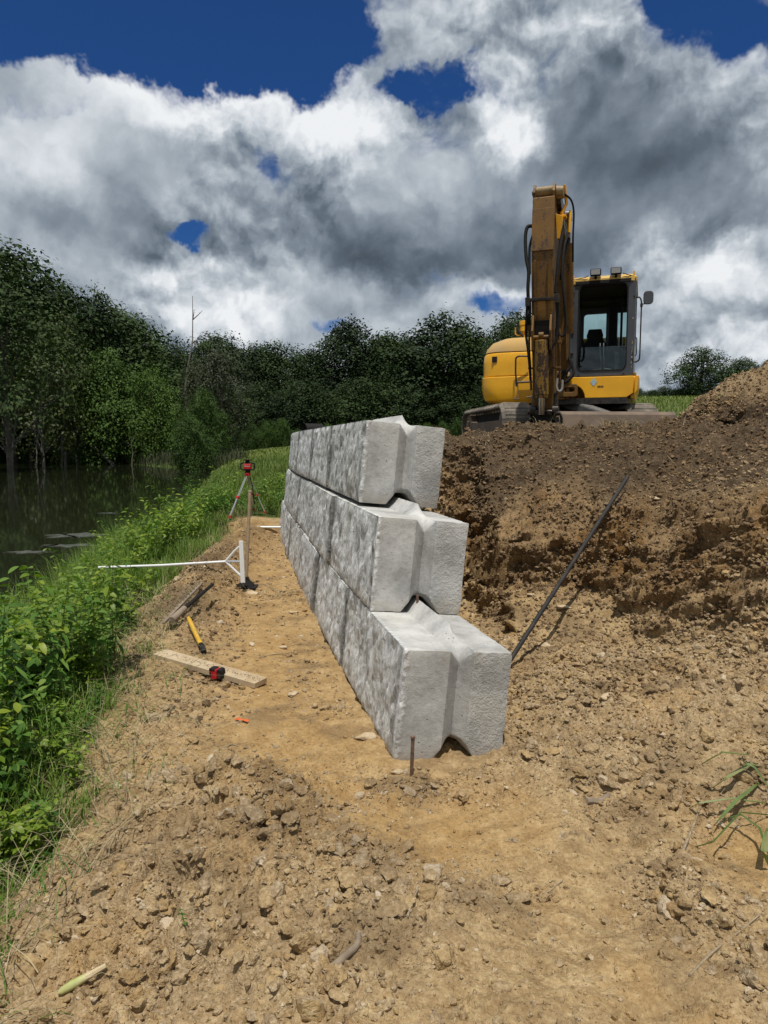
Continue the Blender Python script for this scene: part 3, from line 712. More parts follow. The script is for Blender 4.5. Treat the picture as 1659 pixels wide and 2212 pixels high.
def dead_tree(name, seed, H, r, nb, spread=.35, barkmat=None):
    rnd = random.Random(seed); root = empty(name); tb = MB(); pts = []
    x = y = 0
    for k in range(8):
        pts.append((x, y, H*k/7-(.4 if k == 0 else 0))); x += rnd.uniform(-.03, .03)*H; y += rnd.uniform(-.03, .03)*H
    tb.tube(pts, [r*(1-.85*k/7) for k in range(8)], 6); bb = tb
    for i in range(nb):
        k = rnd.randint(2, 6); p = Vector(pts[k]); a = rnd.uniform(0, 6.28); l = H*spread*rnd.uniform(.4, 1)
        d = Vector((math.cos(a), math.sin(a)*.6, rnd.uniform(.2, 1.1))).normalized()
        q = p+d*l*.5+Vector((rnd.uniform(-.1, .1)*l, 0, rnd.uniform(-.05, .1)*l)); e = q+(d+Vector((rnd.uniform(-.5, .5), 0, rnd.uniform(-.3, .4)))).normalized()*l*.5
        bb.tube([p, q, e], [r*.35, r*.22, r*.06], 5, False)
        for j in range(2):
            f = q.lerp(e, rnd.uniform(0, .7)); bb.tube([f, f+Vector((rnd.uniform(-1, 1), rnd.uniform(-.5, .5), rnd.uniform(-.1, .9)))*l*.25], [r*.12, r*.03], 4, False)
    bb.build('trunk', barkmat, root, True); return root
PALE = M['pale_bark']; BARK = M['bark']
PROT = {
 'broad': [make_tree('broadleaf_tree', s_, 10, 3.9, 1.6, M_DARKLEAF, 15000, .24, .22, BARK, 44) for s_ in (3, 14, 25)],
 'tall': [make_tree('tall_tree', s_, 10, 2.5, 2.2, M_DARKLEAF, 11000, .22, .17, BARK, 40, .5) for s_ in (5, 16)],
 'airy': [make_tree('feathery_tree', s_, 10, 3.0, 2.8, M_DARKLEAF, 6500, .20, .11, BARK, 30, .9) for s_ in (8, 19)],
 'bushy': [make_tree('bushy_tree', s_, 10, 5.4, .2, M_MIDLEAF, 20000, .27, .20, BARK, 60) for s_ in (9, 31)],
 'yellow': [make_tree('yellow_green_tree', 41, 10, 3.2, 1.8, M_YELLEAF, 6000, .24, .13, PALE, 26, .8)],
 'grey': [make_tree('vine_hung_tree', 44, 10, 3.2, .8, M_GREYLEAF, 10000, .21, .15, PALE, 34, .8, .6)],
}
used = set()
def plant_tree(kind, xd, Y, topd, label, wide=1.0, group=None, sink=.2, var=0):
    src = PROT[kind][var % len(PROT[kind])]
    r = ray(xd, HOR); X = r.x/r.y*Y; gz_ = float(macro(np.array([X]), np.array([float(Y)]))[0]); gz_ = max(gz_, WATER-.1)
    top = aty(xd, topd, Y).z; H = top-gz_
    if src.name in used: t = copy_tree(src)
    else: t = src; used.add(src.name)
    s = (H+sink)/10.6; rnd = random.Random(int(xd*7+Y*13))
    t.location = (X, Y, gz_-sink); t.scale = (s*wide, s*wide, s); t.rotation_euler = (0, 0, rnd.uniform(0, 6.28))
    tag(t, label, 'tree', group); return t
WOOD = 'dark trees of the wood across the pond'
WL = 'tall dark tree in the unbroken wood beyond the pond and meadow'
# back row, follows the skyline of the wood
BACK = [(-40,88,604),(25,86,540),(70,92,660),(105,95,600),(150,97,638),(120,108,660),(205,100,688),(255,100,676),(285,104,684),(330,108,731),(365,110,734),(400,112,758),(440,110,729),(480,114,727),(515,116,752),(560,118,748),(600,120,751),(640,118,767),(675,116,758),(715,112,729),(755,114,696),(795,116,754),(830,116,724),(870,114,729),(905,110,736),(945,108,692),(985,108,702),(1020,110,722),(1055,112,744),(1090,108,706),(1125,106,678),(1165,110,729)]
for i, (x, Y, ty_) in enumerate(BACK):
    plant_tree(['broad', 'tall', 'broad', 'airy', 'broad', 'airy', 'tall'][i % 7], x, Y, ty_, WL, 1.12 if i % 6 != 1 else 1.3, WOOD, var=i)
MIDL = 'dark leafy tree low in the shade at the foot of the wood'
for i, x in enumerate(range(-60, 1180, 40)):
    plant_tree('broad', x+(i*37 % 17), 96+(i*53 % 9) if x < 300 else 100+(i*53 % 7), 815+(i*31 % 50)-(45 if x < 250 else 0), MIDL, 1.5, 'low dark trees at the foot of the wood', .6, var=i)
FOOT = 'rounded dark shrub at the shaded front edge of the wood'
for i, x in enumerate(list(range(-50, 180, 36))+list(range(470, 1010, 34))):
    plant_tree('bushy', x+(i*29 % 15), 92+(i*17 % 5) if x < 300 else 94, 905+(i*23 % 28), FOOT, .62, 'shrubs along the front edge of the wood', .5, var=i)
plant_tree('bushy', 235, 84, 772, 'large bright green bushy tree behind the far shore, left of the tall dead snag', .85, sink=.6)
plant_tree('bushy', 330, 82, 800, 'mid green bushy tree on the far shore, just right of the biggest bright one', .75, sink=.6, var=1)
plant_tree('bushy', 175, 86, 812, 'dull green bushy tree on the far shore, left of the biggest bright one', .6, sink=.6, var=1)
plant_tree('bushy', 440, 68, 850, 'thick green shrubby tree on the point where the pond meets the meadow', .62, sink=.6)
plant_tree('bushy', 415, 62, 905, 'low leafy shrub touching the water in front of the thick shrubby tree', .8, sink=.5, var=1)
plant_tree('bushy', 262, 83, 885, 'small rounded bright shrub at the foot of the biggest bushy tree', .6, sink=.5, var=1)
plant_tree('grey', 478, 72, 742, 'vine draped grey green tree rising right of the dead snag', .8, sink=.4)
plant_tree('grey', 430, 76, 770, 'thin vine draped tree wrapped around the lower part of the dead snag', .55, sink=.4)
plant_tree('yellow', 92, 76, 715, 'yellow green thin tree leaning over the left of the pond', .9, sink=.4)
plant_tree('yellow', 140, 80, 690, 'taller yellow green thin tree in front of the dark wood at left', .7, sink=.4)
plant_tree('airy', 18, 62, 545, 'tall feathery tree cut by the left edge of the picture', 1.0, sink=.4)
plant_tree('airy', 228, 96, 622, 'feathery tree top standing out above the left wood', .55, sink=.4, var=1)
plant_tree('airy', 1112, 60, 672, 'dark tree top showing behind the excavator boom and exhaust', .9, sink=.4)
plant_tree('broad', 1378, 70, 838, 'small dark tree behind the right track of the excavator', .9, sink=.4)
plant_tree('broad', 1510, 88, 756, 'round dark tree on the far field beside the spoil pile, tallest of three', 1.35, sink=.4, var=1)
plant_tree('broad', 1592, 90, 774, 'round dark tree on the far field, second from the right edge', 1.2, sink=.4, var=2)
plant_tree('broad', 1652, 92, 778, 'round dark tree on the far field cut by the right edge', .85, sink=.4)
for i, x in enumerate((1405, 1430, 1455, 1478)):
    plant_tree('broad', x, 92, 842-(i % 2)*5, 'low dark hedge bush on the far field skyline right of the cab', 2.0, 'hedge bushes on the far field skyline', .4, var=i)
DEAD = [('dead_tree', 51, 17.5, .20, 5, .12, 418, 78, 'tall bare dead snag rising above the shrubs by the pond'), ('dead_tree', 52, 9.5, .10, 9, .35, 22, 66, 'bare grey dead tree standing at the left edge of the pond'),
        ('dead_tree', 53, 8.5, .09, 9, .38, 75, 74, 'bare spindly dead tree in front of the yellow green tree'), ('dead_tree', 54, 11.5, .11, 7, .3, 130, 78, 'tallest bare dead tree standing left of the bushy trees'),
        ('dead_tree', 55, 7.0, .08, 8, .4, 165, 80, 'short bare dead tree right beside the biggest bushy tree'), ('dead_tree', 56, 3.4, .06, 3, .25, 282, 76, 'thin grey dead stub at the waterline below the bushy trees')]
for (nm, sd, H, r, nb, sp, xd, Y, lab) in DEAD:
    t = dead_tree(nm, sd, H, r, nb, sp, PALE); rr = ray(xd, HOR); X = rr.x/rr.y*Y
    t.location = (X, Y, max(WATER-.3, float(macro(np.array([X]), np.array([float(Y)]))[0]))); tag(t, lab, 'dead tree')
fl = MB(); a = onz(135, 972, 1.0); fl.tube([Vector((-33.5, 82, 1.6)), Vector((-32, 81, .4)), Vector((-30.2, 79.5, -.75))], [.10, .16, .2], 7)
tag(fl.build('fallen_trunk', PALE, None, True), 'pale fallen trunk sloping into the far side of the pond', 'fallen trunk')

for kk in PROT.values():
    for pr_ in kk:
        if pr_.name not in used:
            for ch in list(pr_.children): bpy.data.objects.remove(ch)
            bpy.data.objects.remove(pr_)
# ------------------------------------------------------------------ ground plants
def blades(P, h, w, lean, curl=.5):
    """curved grass blades, 3 segments, V (n*7,3)"""
    n = len(P); a = np.random.rand(n)*2*np.pi; d = np.stack([np.cos(a), np.sin(a), np.zeros(n)], 1); s = np.stack([-np.sin(a), np.cos(a), np.zeros(n)], 1)
    out_ = []
    for f, ww in ((0, 1), (.35, .85), (.7, .55)):
        c = P + d*(h*lean*(f**1.6))[:, None] + np.array([0, 0, 1])*(h*(f-curl*.35*f*f*lean))[:, None]
        out_ += [c-s*(w*ww/2)[:, None], c+s*(w*ww/2)[:, None]]
    out_.append(P + d*(h*lean)[:, None] + np.array([0, 0, 1])*(h*(1-curl*.35*lean-.25*lean))[:, None])
    V = np.stack(out_, 1).reshape(-1, 3); b = (np.arange(n)*7)[:, None]
    F = np.concatenate([b+np.array([0,1,3,2]), b+np.array([2,3,5,4]), b+np.array([4,5,6,6])], 0)
    return V, F
def blade_mesh(name, P, h, w, lean, m, label, cat='grass', curl=.5):
    V, F = blades(P, h, w, lean, curl); n = len(P)
    quads = F[:2*n]; tri = F[2*n:, :3]
    me = bpy.data.meshes.new(name); loops = np.concatenate([quads.ravel(), tri.ravel()]).astype(np.int32)
    me.vertices.add(len(V)); me.vertices.foreach_set('co', V.astype(np.float32).ravel()); me.loops.add(len(loops)); me.loops.foreach_set('vertex_index', loops)
    ls = np.concatenate([np.arange(2*n)*4, 8*n+np.arange(n)*3]).astype(np.int32); me.polygons.add(3*n); me.polygons.foreach_set('loop_start', ls)
    me.update(calc_edges=True); me.materials.append(m)
    o = bpy.data.objects.new(name, me); col.objects.link(o); tag(o, label, cat, kind='stuff'); return o
def scatter(n, x0, x1, y0, y1, dens):
    x = np.random.uniform(x0, x1, n); y = np.random.uniform(y0, y1, n); k = np.random.rand(n) < dens(x, y); return x[k], y[k]
def P3(x, y, dz=-.01): return np.stack([x, y, gz(x, y)+dz], 1)
def land(x, y, m=-.05): return (gz(x, y) > WATER+m)
# lush bank grass
x, y = scatter(330000, -6.5, -1.0, 1.2, 16, lambda x, y: sstep(.12, -.2, x-edge_x(y)+.5*fbm(x*2.2, y*2.2, 4, 200)+.15*fbm(x*7, y*7, 2, 299))*(.35+.65*sstep(-.3, .3, fbm(x*1.7, y*1.7, 3, 301)))*land(x, y)*np.interp(y, [1, 4, 16], [1, .75, .45]))
n = len(x); hh = np.random.uniform(.14, .46, n)*(.6+.7*sstep(-.4, .5, fbm(x*1.2, y*1.2, 2, 302)))*np.interp(x-edge_x(y), [-.8, 0], [1.2, .4])*np.interp(y, [5, 9], [1, 1.45])
blade_mesh('bank_grass', P3(x, y), hh, np.random.uniform(.004, .011, n), np.random.uniform(.15, .9, n), M_GRASS, 'lush tangled green grass covering the pond bank')
# meadow behind the wall and on both sides of the pond end
x, y = scatter(150000, -16, 3.5, 13.2, 48, lambda x, y: (sstep(13.9, 14.4, y)*(x > shore_x(y)))*land(x, y)*np.interp(y, [13, 20, 48], [1, .8, .45]))
n = len(x); sc_ = np.interp(y, [13, 48], [1, 2.6]); hh = np.random.uniform(.18, .5, n)*(.5+.8*sstep(-.4, .5, fbm(x*.6, y*.6, 3, 303)))
blade_mesh('meadow_grass', P3(x, y), hh, np.random.uniform(.006, .014, n)*sc_, np.random.uniform(.15, .8, n), M_MEADOW, 'tall meadow grass between the pond and the wood')
x, y = scatter(26000, -28, 2, 48, 98, lambda x, y: (x > shore_x(y)+.2)*land(x, y)*(x < y*.12-1))
n = len(x); blade_mesh('far_meadow_grass', P3(x, y), np.random.uniform(.25, .6, n), np.random.uniform(.04, .10, n), np.random.uniform(.2, .8, n), M_MEADOW, 'distant pale meadow grass before the wood')
x, y = scatter(60000, -60, -10, 56, 112, lambda x, y: (y > far_y(x)-.3)*(y < far_y(x)+7)*(x < shore_x(y)+2)*1.0)
n = len(x); blade_mesh('shore_reeds', P3(x, y, 0), np.random.uniform(.4, 1.5, n), np.random.uniform(.03, .07, n), np.random.uniform(.1, .6, n), M_GREYLEAF, 'dull reeds and brush along the far shore', 'reeds')
x, y = scatter(60000, 3.4, 26, 9.6, 75, lambda x, y: (x > y*.16)*np.interp(y, [9, 20, 75], [1, .6, .5]))
k = np.sqrt(((x-5.3)/1.75)**2+((y-8.6)/1.5)**2) > 1.02; x = x[k]; y = y[k]
n = len(x); blade_mesh('field_grass', P3(x, y), np.random.uniform(.06, .2, n)*np.interp(y, [9, 75], [1, 2]), np.random.uniform(.006, .014, n)*np.interp(y, [9, 75], [1, 6]), np.random.uniform(.2, .8, n), M_MEADOW, 'short field grass behind the excavator')
# dry stems: bank rim, spoil, foreground left
x, y = scatter(16000, -5.5, -1.0, 1.3, 15, lambda x, y: sstep(.55, -.1, x-edge_x(y)+.3*fbm(x*3, y*3, 2, 320))*(.08+.9*np.exp(-((y-2.45)/.55)**2)+.3*(y > 5)+.5*(y > 11)*(x > -4)))
n = len(x); blade_mesh('dry_grass', P3(x, y), np.random.uniform(.15, .5, n), np.random.uniform(.002, .005, n), np.random.uniform(.5, 1.4, n), M_DRY, 'dry straw coloured stems tangled in the bank grass', curl=.9)
x, y = scatter(9000, .5, 4.6, 7.2, 9.8, lambda x, y: (.15+.85*sstep(.0, .5, fbm(x*2.2, y*2.2, 2, 310)))*sstep(-.9, -.1, y-top_y(x))*(x > wall_x(y)+.75)*sstep(4.2, 2.2, x)*1.0)
n = len(x); blade_mesh('torn_turf', P3(x, y), np.random.uniform(.05, .2, n), np.random.uniform(.002, .005, n), np.random.uniform(.6, 1.5, n), M_DRY, 'torn dry turf along the top edge of the cut bank', 'turf', .9)
x, y = scatter(1500, .5, 4.6, 7.6, 9.6, lambda x, y: sstep(-.5, .1, y-top_y(x))*(x > wall_x(y)+.75)*sstep(.1, .5, fbm(x*2.2+9, y*2.2, 2, 311)))
n = len(x); blade_mesh('turf_tufts', P3(x, y), np.random.uniform(.04, .14, n), np.random.uniform(.004, .008, n), np.random.uniform(.4, 1.2, n), M_GRASS, 'small green grass tufts on the lip of the cut bank', 'turf', .9)

def leaf_np(L, W, bend=.35, fold=.25, n=5):
    """pointed leaf along +x, folded along the midrib"""
    V = []; F = []
    for i in range(n+1):
        f = i/n; ww = W/2*math.sin(math.pi*min(1, f*.92+.04))**.8*(1 if i < n else .05)
        x_ = L*f; z_ = -bend*L*f*f
        V += [(x_, -ww, z_+fold*ww), (x_, 0, z_), (x_, ww, z_+fold*ww)]
    for i in range(n):
        a = i*3; F += [(a, a+3, a+4, a+1), (a+1, a+4, a+5, a+2)]
    return np.array(V), np.array(F)
def weed_proto(name, seed, H, npair, LL, LW, m, pinnate=False):
    rs = random.Random(seed); root = empty(name); sb = MB(); VV = []; FF = []; nb = 0
    nst = rs.randint(1, 3)
    for s_ in range(nst):
        lx = rs.uniform(-.35, .35)*H; ly = rs.uniform(-.35, .35)*H; h_ = H*rs.uniform(.7, 1)
        pts = [Vector((lx*f*f, ly*f*f, h_*f)) for f in (0, .25, .5, .75, 1)]
        sb.tube(pts, [.0045, .004, .0032, .0025, .0015], 5)
        for i in range(npair):
            f = .18+.82*(i+1)/npair; p = Vector((lx*f*f, ly*f*f, h_*f)); a = i*1.6+rs.uniform(-.4, .4)+s_
            for q in (0, math.pi):
                L = LL*rs.uniform(.7, 1.15)*(1.15-.5*f); pit = rs.uniform(-.5, .35)
                Mx = Matrix.Translation(p) @ Matrix.Rotation(a+q, 4, 'Z') @ Matrix.Rotation(pit, 4, 'Y') @ Matrix.Rotation(rs.uniform(-.5, .5), 4, 'X')
                items = [(0, 0, 1.0)]
                if pinnate: items = [(.0, .0, 1.0)]+[(x_, sg*.9, .8) for x_ in (-.15, -.5) for sg in (-1, 1)]
                for (bx, an, sc_) in items:
                    V, F = leaf_np(L*sc_, LW*sc_*rs.uniform(.85, 1.2), rs.uniform(.15, .6), rs.uniform(.1, .5))
                    off = Matrix.Translation((L*(.55+bx*.6), 0, 0)) @ Matrix.Rotation(an, 4, 'Z') if pinnate else Matrix.Translation((.01, 0, 0))
                    MM = np.array(Mx @ off); V = V @ MM[:3,:3].T+MM[:3,3]
                    VV.append(V); FF.append(F+nb); nb += len(V)
                if pinnate: sb.tube([p, Mx @ Vector((L*.55, 0, 0))], .0015, 4)
    sb.build('stem', M_GRASS, root); mesh_np('leaves', np.concatenate(VV), np.concatenate(FF), m, root, True)
    return root
WP = [weed_proto('broadleaf_weed', 1, .55, 8, .115, .038, M_WEED), weed_proto('broadleaf_weed', 2, .45, 7, .10, .036, M_WEED), weed_proto('broadleaf_weed', 3, .62, 6, .12, .045, M_WEED, True),
      weed_proto('broadleaf_weed', 4, .38, 7, .085, .034, M_WEED), weed_proto('broadleaf_weed', 5, .5, 7, .10, .038, M_WEEDY), weed_proto('broadleaf_weed', 6, .6, 7, .10, .042, M_WEEDY, True), weed_proto('broadleaf_weed', 7, .42, 8, .09, .028, M_WEED), weed_proto('tall_weed', 8, 1.25, 20, .125, .030, M_WEED), weed_proto('tall_weed', 9, 1.1, 15, .12, .034, M_WEED), weed_proto('tall_weed', 10, 1.3, 14, .13, .04, M_WEEDY)]
wused = set()
def put_weed(k, x_, y_, s_, label, group):
    src = WP[k]
    if k in wused: t = copy_tree(src)
    else: t = src; wused.add(k)
    t.location = (x_, y_, g1(x_, y_)-.01); t.scale = (s_,)*3; t.rotation_euler = (random.uniform(-.12, .12), random.uniform(-.12, .12), random.uniform(0, 6.28)); tag(t, label, 'weed', group)
i = 0; placed = 0
while placed < 250 and i < 6000:
    i += 1; y_ = 1.9+4.6*random.random()**1.1; x_ = float(edge_x(y_))-.05-2.4*random.random()**1.4
    if g1(x_, y_) < WATER: continue
    dn = 1 if y_ > 2.9 else .25
    if random.random() > dn: continue
    k = random.choice([0, 1, 1, 2, 3, 3, 4, 4, 5, 6, 6]); s_ = random.uniform(.7, 1.15)*(1.0 if x_ < edge_x(y_)-.35 else .55)
    put_weed(k, x_, y_, s_, 'bright green broadleaf weed in the thicket on the left bank', 'broadleaf weeds in the left thicket'); placed += 1
i = 0; placed = 0
while placed < 80 and i < 5000:
    i += 1; y_ = random.uniform(6.2, 15); x_ = float(edge_x(y_))-.1-2.6*random.random()
    if g1(x_, y_) < WATER-.02: continue
    put_weed(random.choice([2, 4, 4, 5, 6, 6]), x_, y_, random.uniform(.45, .95)*(1.25 if x_ < edge_x(y_)-1 else .8), 'yellow green weed among the grass of the pond bank', 'yellow green weeds along the pond bank'); placed += 1
for j in range(34):
    x_ = random.uniform(-2.9, -1.95); y_ = random.uniform(3.3, 5.2)
    put_weed([7, 8, 7, 9][j % 4], x_, y_, random.uniform(.75, 1.1), 'tall leafy weed standing against the dark pond at the left edge', 'tall weeds at the left edge')
for j in range(120):
    y_ = random.uniform(5.5, 15.5); x_ = random.uniform(-5.4 if y_ > 11 else -4.1, -3.1)
    if g1(x_, y_) < WATER-.02: continue
    put_weed([9, 7, 9, 8][j % 4], x_, y_, random.uniform(.6, .95)*(1.15 if y_ > 9 else .85), 'tall yellow green weed rising over the pond bank grass', 'tall weeds halfway along the pond bank')
for j in range(60):
    y_ = random.uniform(14.3, 20); x_ = random.uniform(-3.6, -1.6-(y_-14)*.02)
    put_weed(random.choice([0, 3, 4, 6]), x_, y_, random.uniform(.9, 1.5), 'leafy weed in the meadow beside the far end of the wall', 'leafy weeds beyond the wall')
for j, (x_, y_, s_) in enumerate([(-1.72, 1.75, .5), (-1.6, 1.9, .45), (-1.50, 1.62, .5), (-1.35, 2.0, .25)]):
    put_weed([3, 6, 1, 3][j], x_, y_, s_, ['small green weed in the bottom left corner', 'narrow leaved green weed just above the bottom left corner', 'leafy weed cut by the bottom left corner of the picture', 'tiny green seedling on the soil near the bottom left corner'][j], None)
for j, (xd, yd, s_) in enumerate([(365, 1478, .28), (330, 1530, .22), (300, 1500, .25), (400, 2050, .2)]):
    p_ = onz(xd, yd, .05); put_weed([1, 3, 1, 3][j], p_.x, p_.y, s_, ['wilted green weed lying just below the lumber plank', 'small wilted weed on bare soil below the plank', 'small weed left of the lumber plank end', 'tiny green weed among the foreground clods'][j], None)
x, y = scatter(5200, -2.4, -.7, 1.4, 7.5, lambda x, y: np.exp(-((x-edge_x(y)-.12)/.26)**2)*.5)
n = len(x); blade_mesh('straw_litter', P3(x, y, .008), np.random.uniform(.08, .34, n), np.random.uniform(.002, .0045, n), np.random.uniform(1.6, 3.2, n), M_DRY, 'dry straw litter strewn where the weeds meet the bare soil', curl=.9)
x, y = scatter(3600, -2.4, -.9, 1.4, 7.5, lambda x, y: np.exp(-((x-edge_x(y)-.08)/.22)**2)*.5)
n = len(x); blade_mesh('trailing_grass', P3(x, y, .006), np.random.uniform(.08, .26, n), np.random.uniform(.003, .006, n), np.random.uniform(1.0, 2.4, n), M_GRASS, 'green grass trailing out over the bare soil', curl=.9)
# floating scum
simple('pond_scum', (.022, .025, .016), .6, var=(.075, .077, .055), vs=9)
for j, (xd, yd, w_, d_) in enumerate([(165, 1156, .9, .6), (150, 1178, .8, .35), (60, 1192, .6, .3), (235, 1108, .45, .2)]):
    c_ = onz(xd, yd, WATER+.012); rs = random.Random(j); n_ = 60
    out_ = [(c_.x+w_*math.cos(6.283*k/n_)*(.6+.25*math.sin(k*.7+j)+.15*rs.random()), c_.y+d_*math.sin(6.283*k/n_)*(.6+.25*math.sin(k*.53+2*j)+.15*rs.random())) for k in range(n_)]
    tag(MB().prism(out_, 'z', WATER-.01, WATER+.012).build('algae_mat', M['pond_scum']), ['large grey algae mat floating near the left bank weeds', 'grey algae mat floating just below the largest one', 'algae mat at the left edge behind the tall weeds', 'thin algae strip farthest out on the pond'][j], 'algae mat')

# ------------------------------------------------------------------ excavator
def paint(name, c, c2, rough, coat, dirt=(.30, .22, .13), dirtamt=.25, rust=0.0, thr=.56):
    m, t, p, o = mat(name); co = obj_co(t)
    n = t.noise(co, 3.0, 6, .65); n2 = t.noise(co, 40, 5, .7)
    b = t.mix(t.mapr(n, .4, .6), c, c2)
    b = t.mix(t.math('MULTIPLY', t.mapr(t.math('ADD', t.math('MULTIPLY', n, .5), t.math('MULTIPLY', n2, .5)), .50, .66), dirtamt, clamp=True), b, dirt)
    if rust:
        r = t.mapr(t.math('ADD', t.math('MULTIPLY', t.noise(t.scale(co, (5, 5, 1.6)), 2.2, 6, .7), .7), t.math('MULTIPLY', n2, .3)), thr, thr+.035, 0, rust)
        b = t.mix(r, b, (.045, .022, .012))
    t.put(p.inputs['Base Color'], b); t.put(p.inputs['Roughness'], t.mapr(n2, .3, .7, rough, rough+.2)); p.inputs['Coat Weight'].default_value = coat; p.inputs['Coat Roughness'].default_value = .08
    bump(t, p, n2, .15, .003); M[name] = m; return m
YEL = paint('yellow_paint', (.84, .42, .006), (.76, .37, .006), .30, .25, dirtamt=.04)
YARM = paint('shaded_worn_yellow_paint', (.17, .080, .005), (.12, .055, .004), .5, .03, (.06, .035, .015), .6, .9, .535)  # the arm's shade is mixed into this yellow, beside real wear and rust
YDUST = paint('dusty_yellow_paint', (.50, .31, .10), (.44, .28, .11), .75, 0, (.42, .33, .20), .5)
CABG = paint('dark_grey_paint', (.040, .045, .055), (.050, .056, .066), .38, .3, (.12, .11, .09), .15)
STEEL = paint('dirty_track_steel', (.10, .086, .07), (.17, .148, .12), .8, 0, (.36, .30, .22), .6, .2)
BROWN = paint('brown_steel', (.13, .095, .070), (.18, .13, .095), .7, 0, (.24, .18, .12), .5, .3)
BLK = simple('black_rubber', (.007, .007, .007), .75, var=(.016, .015, .014), vs=30, spec=.25)
DSTEEL = simple('dark_steel', (.030, .028, .027), .4, .6, var=(.075, .06, .05), vs=18)
CHROME = simple('bright_rod', (.45, .44, .42), .22, 1.0)
SEAT = simple('seat_fabric', (.010, .010, .011), .85)
m, t, p, o = mat('tinted_glass'); GLASS = m; t.n.remove(p)
tr = t.new('ShaderNodeBsdfTransparent'); tr.inputs[0].default_value = (.66, .80, .80, 1); gl = t.new('ShaderNodeBsdfGlossy'); gl.inputs['Roughness'].default_value = .03
fr = t.new('ShaderNodeFresnel'); fr.inputs[0].default_value = 1.5; mx = t.new('ShaderNodeMixShader')
t.put(mx.inputs[0], t.math('ADD', t.math('MULTIPLY', fr.outputs[0], .9), .02)); t.l.new(tr.outputs[0], mx.inputs[1]); t.l.new(gl.outputs[0], mx.inputs[2]); t.l.new(mx.outputs[0], o.inputs[0])
LENS = simple('lamp_lens', (.32, .32, .31), .15, .3)
EXC = Vector((2.75, 11.0, 1.735)); EROT = R(-20)
ex = empty('excavator', EXC, EROT); ex.scale = (.952, .952, .925); tag(ex, 'yellow crawler excavator with dark grey cab parked on the bank above the wall', 'excavator')
UC = Matrix.Rotation(EROT, 4, 'Z').inverted() @ Matrix.Translation(Vector((-.18, .1, 0))) @ Matrix.Rotation(R(5.7), 4, 'Z')
def B(M_=None): return MB(M_)
# undercarriage
for sx_ in (-1, 1):
    xc = .94*sx_; hl = 1.13; rr = .275
    tk = B(UC); per = []
    n = 13
    zt = rr*2-.02
    for k in range(n+1): per.append((-hl+2*hl*k/n, zt+.0, 0))
    for k in range(1, 8): a = math.pi/2-math.pi*k/8; per.append((hl+rr*math.cos(a), rr+rr*math.sin(a)-.01, a-math.pi/2))
    for k in range(n+1): per.append((hl-2*hl*k/n, .0+.005, math.pi))
    for k in range(1, 8): a = -math.pi/2-math.pi*k/8; per.append((-hl+rr*math.cos(a), rr+rr*math.sin(a)-.01, a-math.pi/2))
    for (y_, z_, a) in per:
        Mx = Matrix.Translation((xc, y_, z_)) @ Matrix.Rotation(a, 4, 'X')
        pr_ = [(-.235, -.050), (.235, -.050), (.235, -.02), (.175, .022), (-.175, .022), (-.235, -.02)]
        tk2 = MB().prism(pr_, 'y', -.070, .070).box((-.19, -.012, .018), (.19, .012, .032))
        tk.add([Mx @ v for v in tk2.v], tk2.f)
        tk.box((-.06, -.07, -.085), (.06, .07, -.045), Mx)
    tk.build('track', STEEL, ex, bevel=.006, seg=1)
    fm = B(UC); y0, y1 = -hl, hl
    fm.prism([(y0, .12), (y1, .12), (y1, .28), (y1-.25, .31), (y0+.25, .31), (y0, .28)], 'x', xc-.15, xc+.15)
    B(UC).box((xc-.05, y0, .31), (xc+.05, y1, .47)).build('track_void_shade', BLK, ex)  # black box stands in for shade in the void above the side frame
    fm.box((xc-.155, -.35, .17), (xc+.155, -.28, .24)); fm.box((xc-.155, .35, .17), (xc+.155, .42, .24))
    f_ = fm.build('track_frame', BROWN, ex, bevel=.01)
    for y_, q in ((-hl, .215), (hl, .215)):
        B(UC).cyl((xc-.16, y_, rr-.01), (xc+.16, y_, rr-.01), q, n=24).cyl((xc-.19, y_, rr-.01), (xc+.19, y_, rr-.01), q*.45, n=16).build('idler' if y_ < 0 else 'sprocket', BROWN, ex, True, .008)
    for k in range(5):
        y_ = -.75+k*.375; B(UC).cyl((xc-.12, y_, .11), (xc+.12, y_, .11), .065, n=14).build('roller', DSTEEL, ex, True)
B(UC).box((-.75, -.55, .26), (.75, .55, .50)).cyl((0, 0, .48), (0, 0, .62), .48, n=30).build('carbody', DSTEEL, ex, bevel=.02)
# dozer blade with its push arms
bl = B(UC); prof = [(-1.80, .0), (-1.86, .02), (-1.93, .16), (-1.90, .36), (-1.86, .405), (-1.80, .405), (-1.83, .35), (-1.86, .17), (-1.80, .06)]
bl.prism(prof, 'x', -.80, 1.14); bl.box((-.80, -1.90, 0), (-.78, -1.75, .34)); bl.box((1.14, -1.93, 0), (1.165, -1.75, .345))
bl.build('dozer_blade', BROWN, ex, bevel=.006)
for x_ in (-.35, .45): B(UC).beam((x_, -1.82, .12), (x_*.9, -.5, .3), .12, .12).build('blade_arm', DSTEEL, ex, bevel=.01)
bc = B(UC).beam((.02, -.55, .62), (.34, -1.72, .30), .17, .15); bc.build('blade_cylinder_cover', simple('grey_steel', (.09, .09, .085), .6, var=(.15, .145, .135), vs=12), ex, bevel=.03)
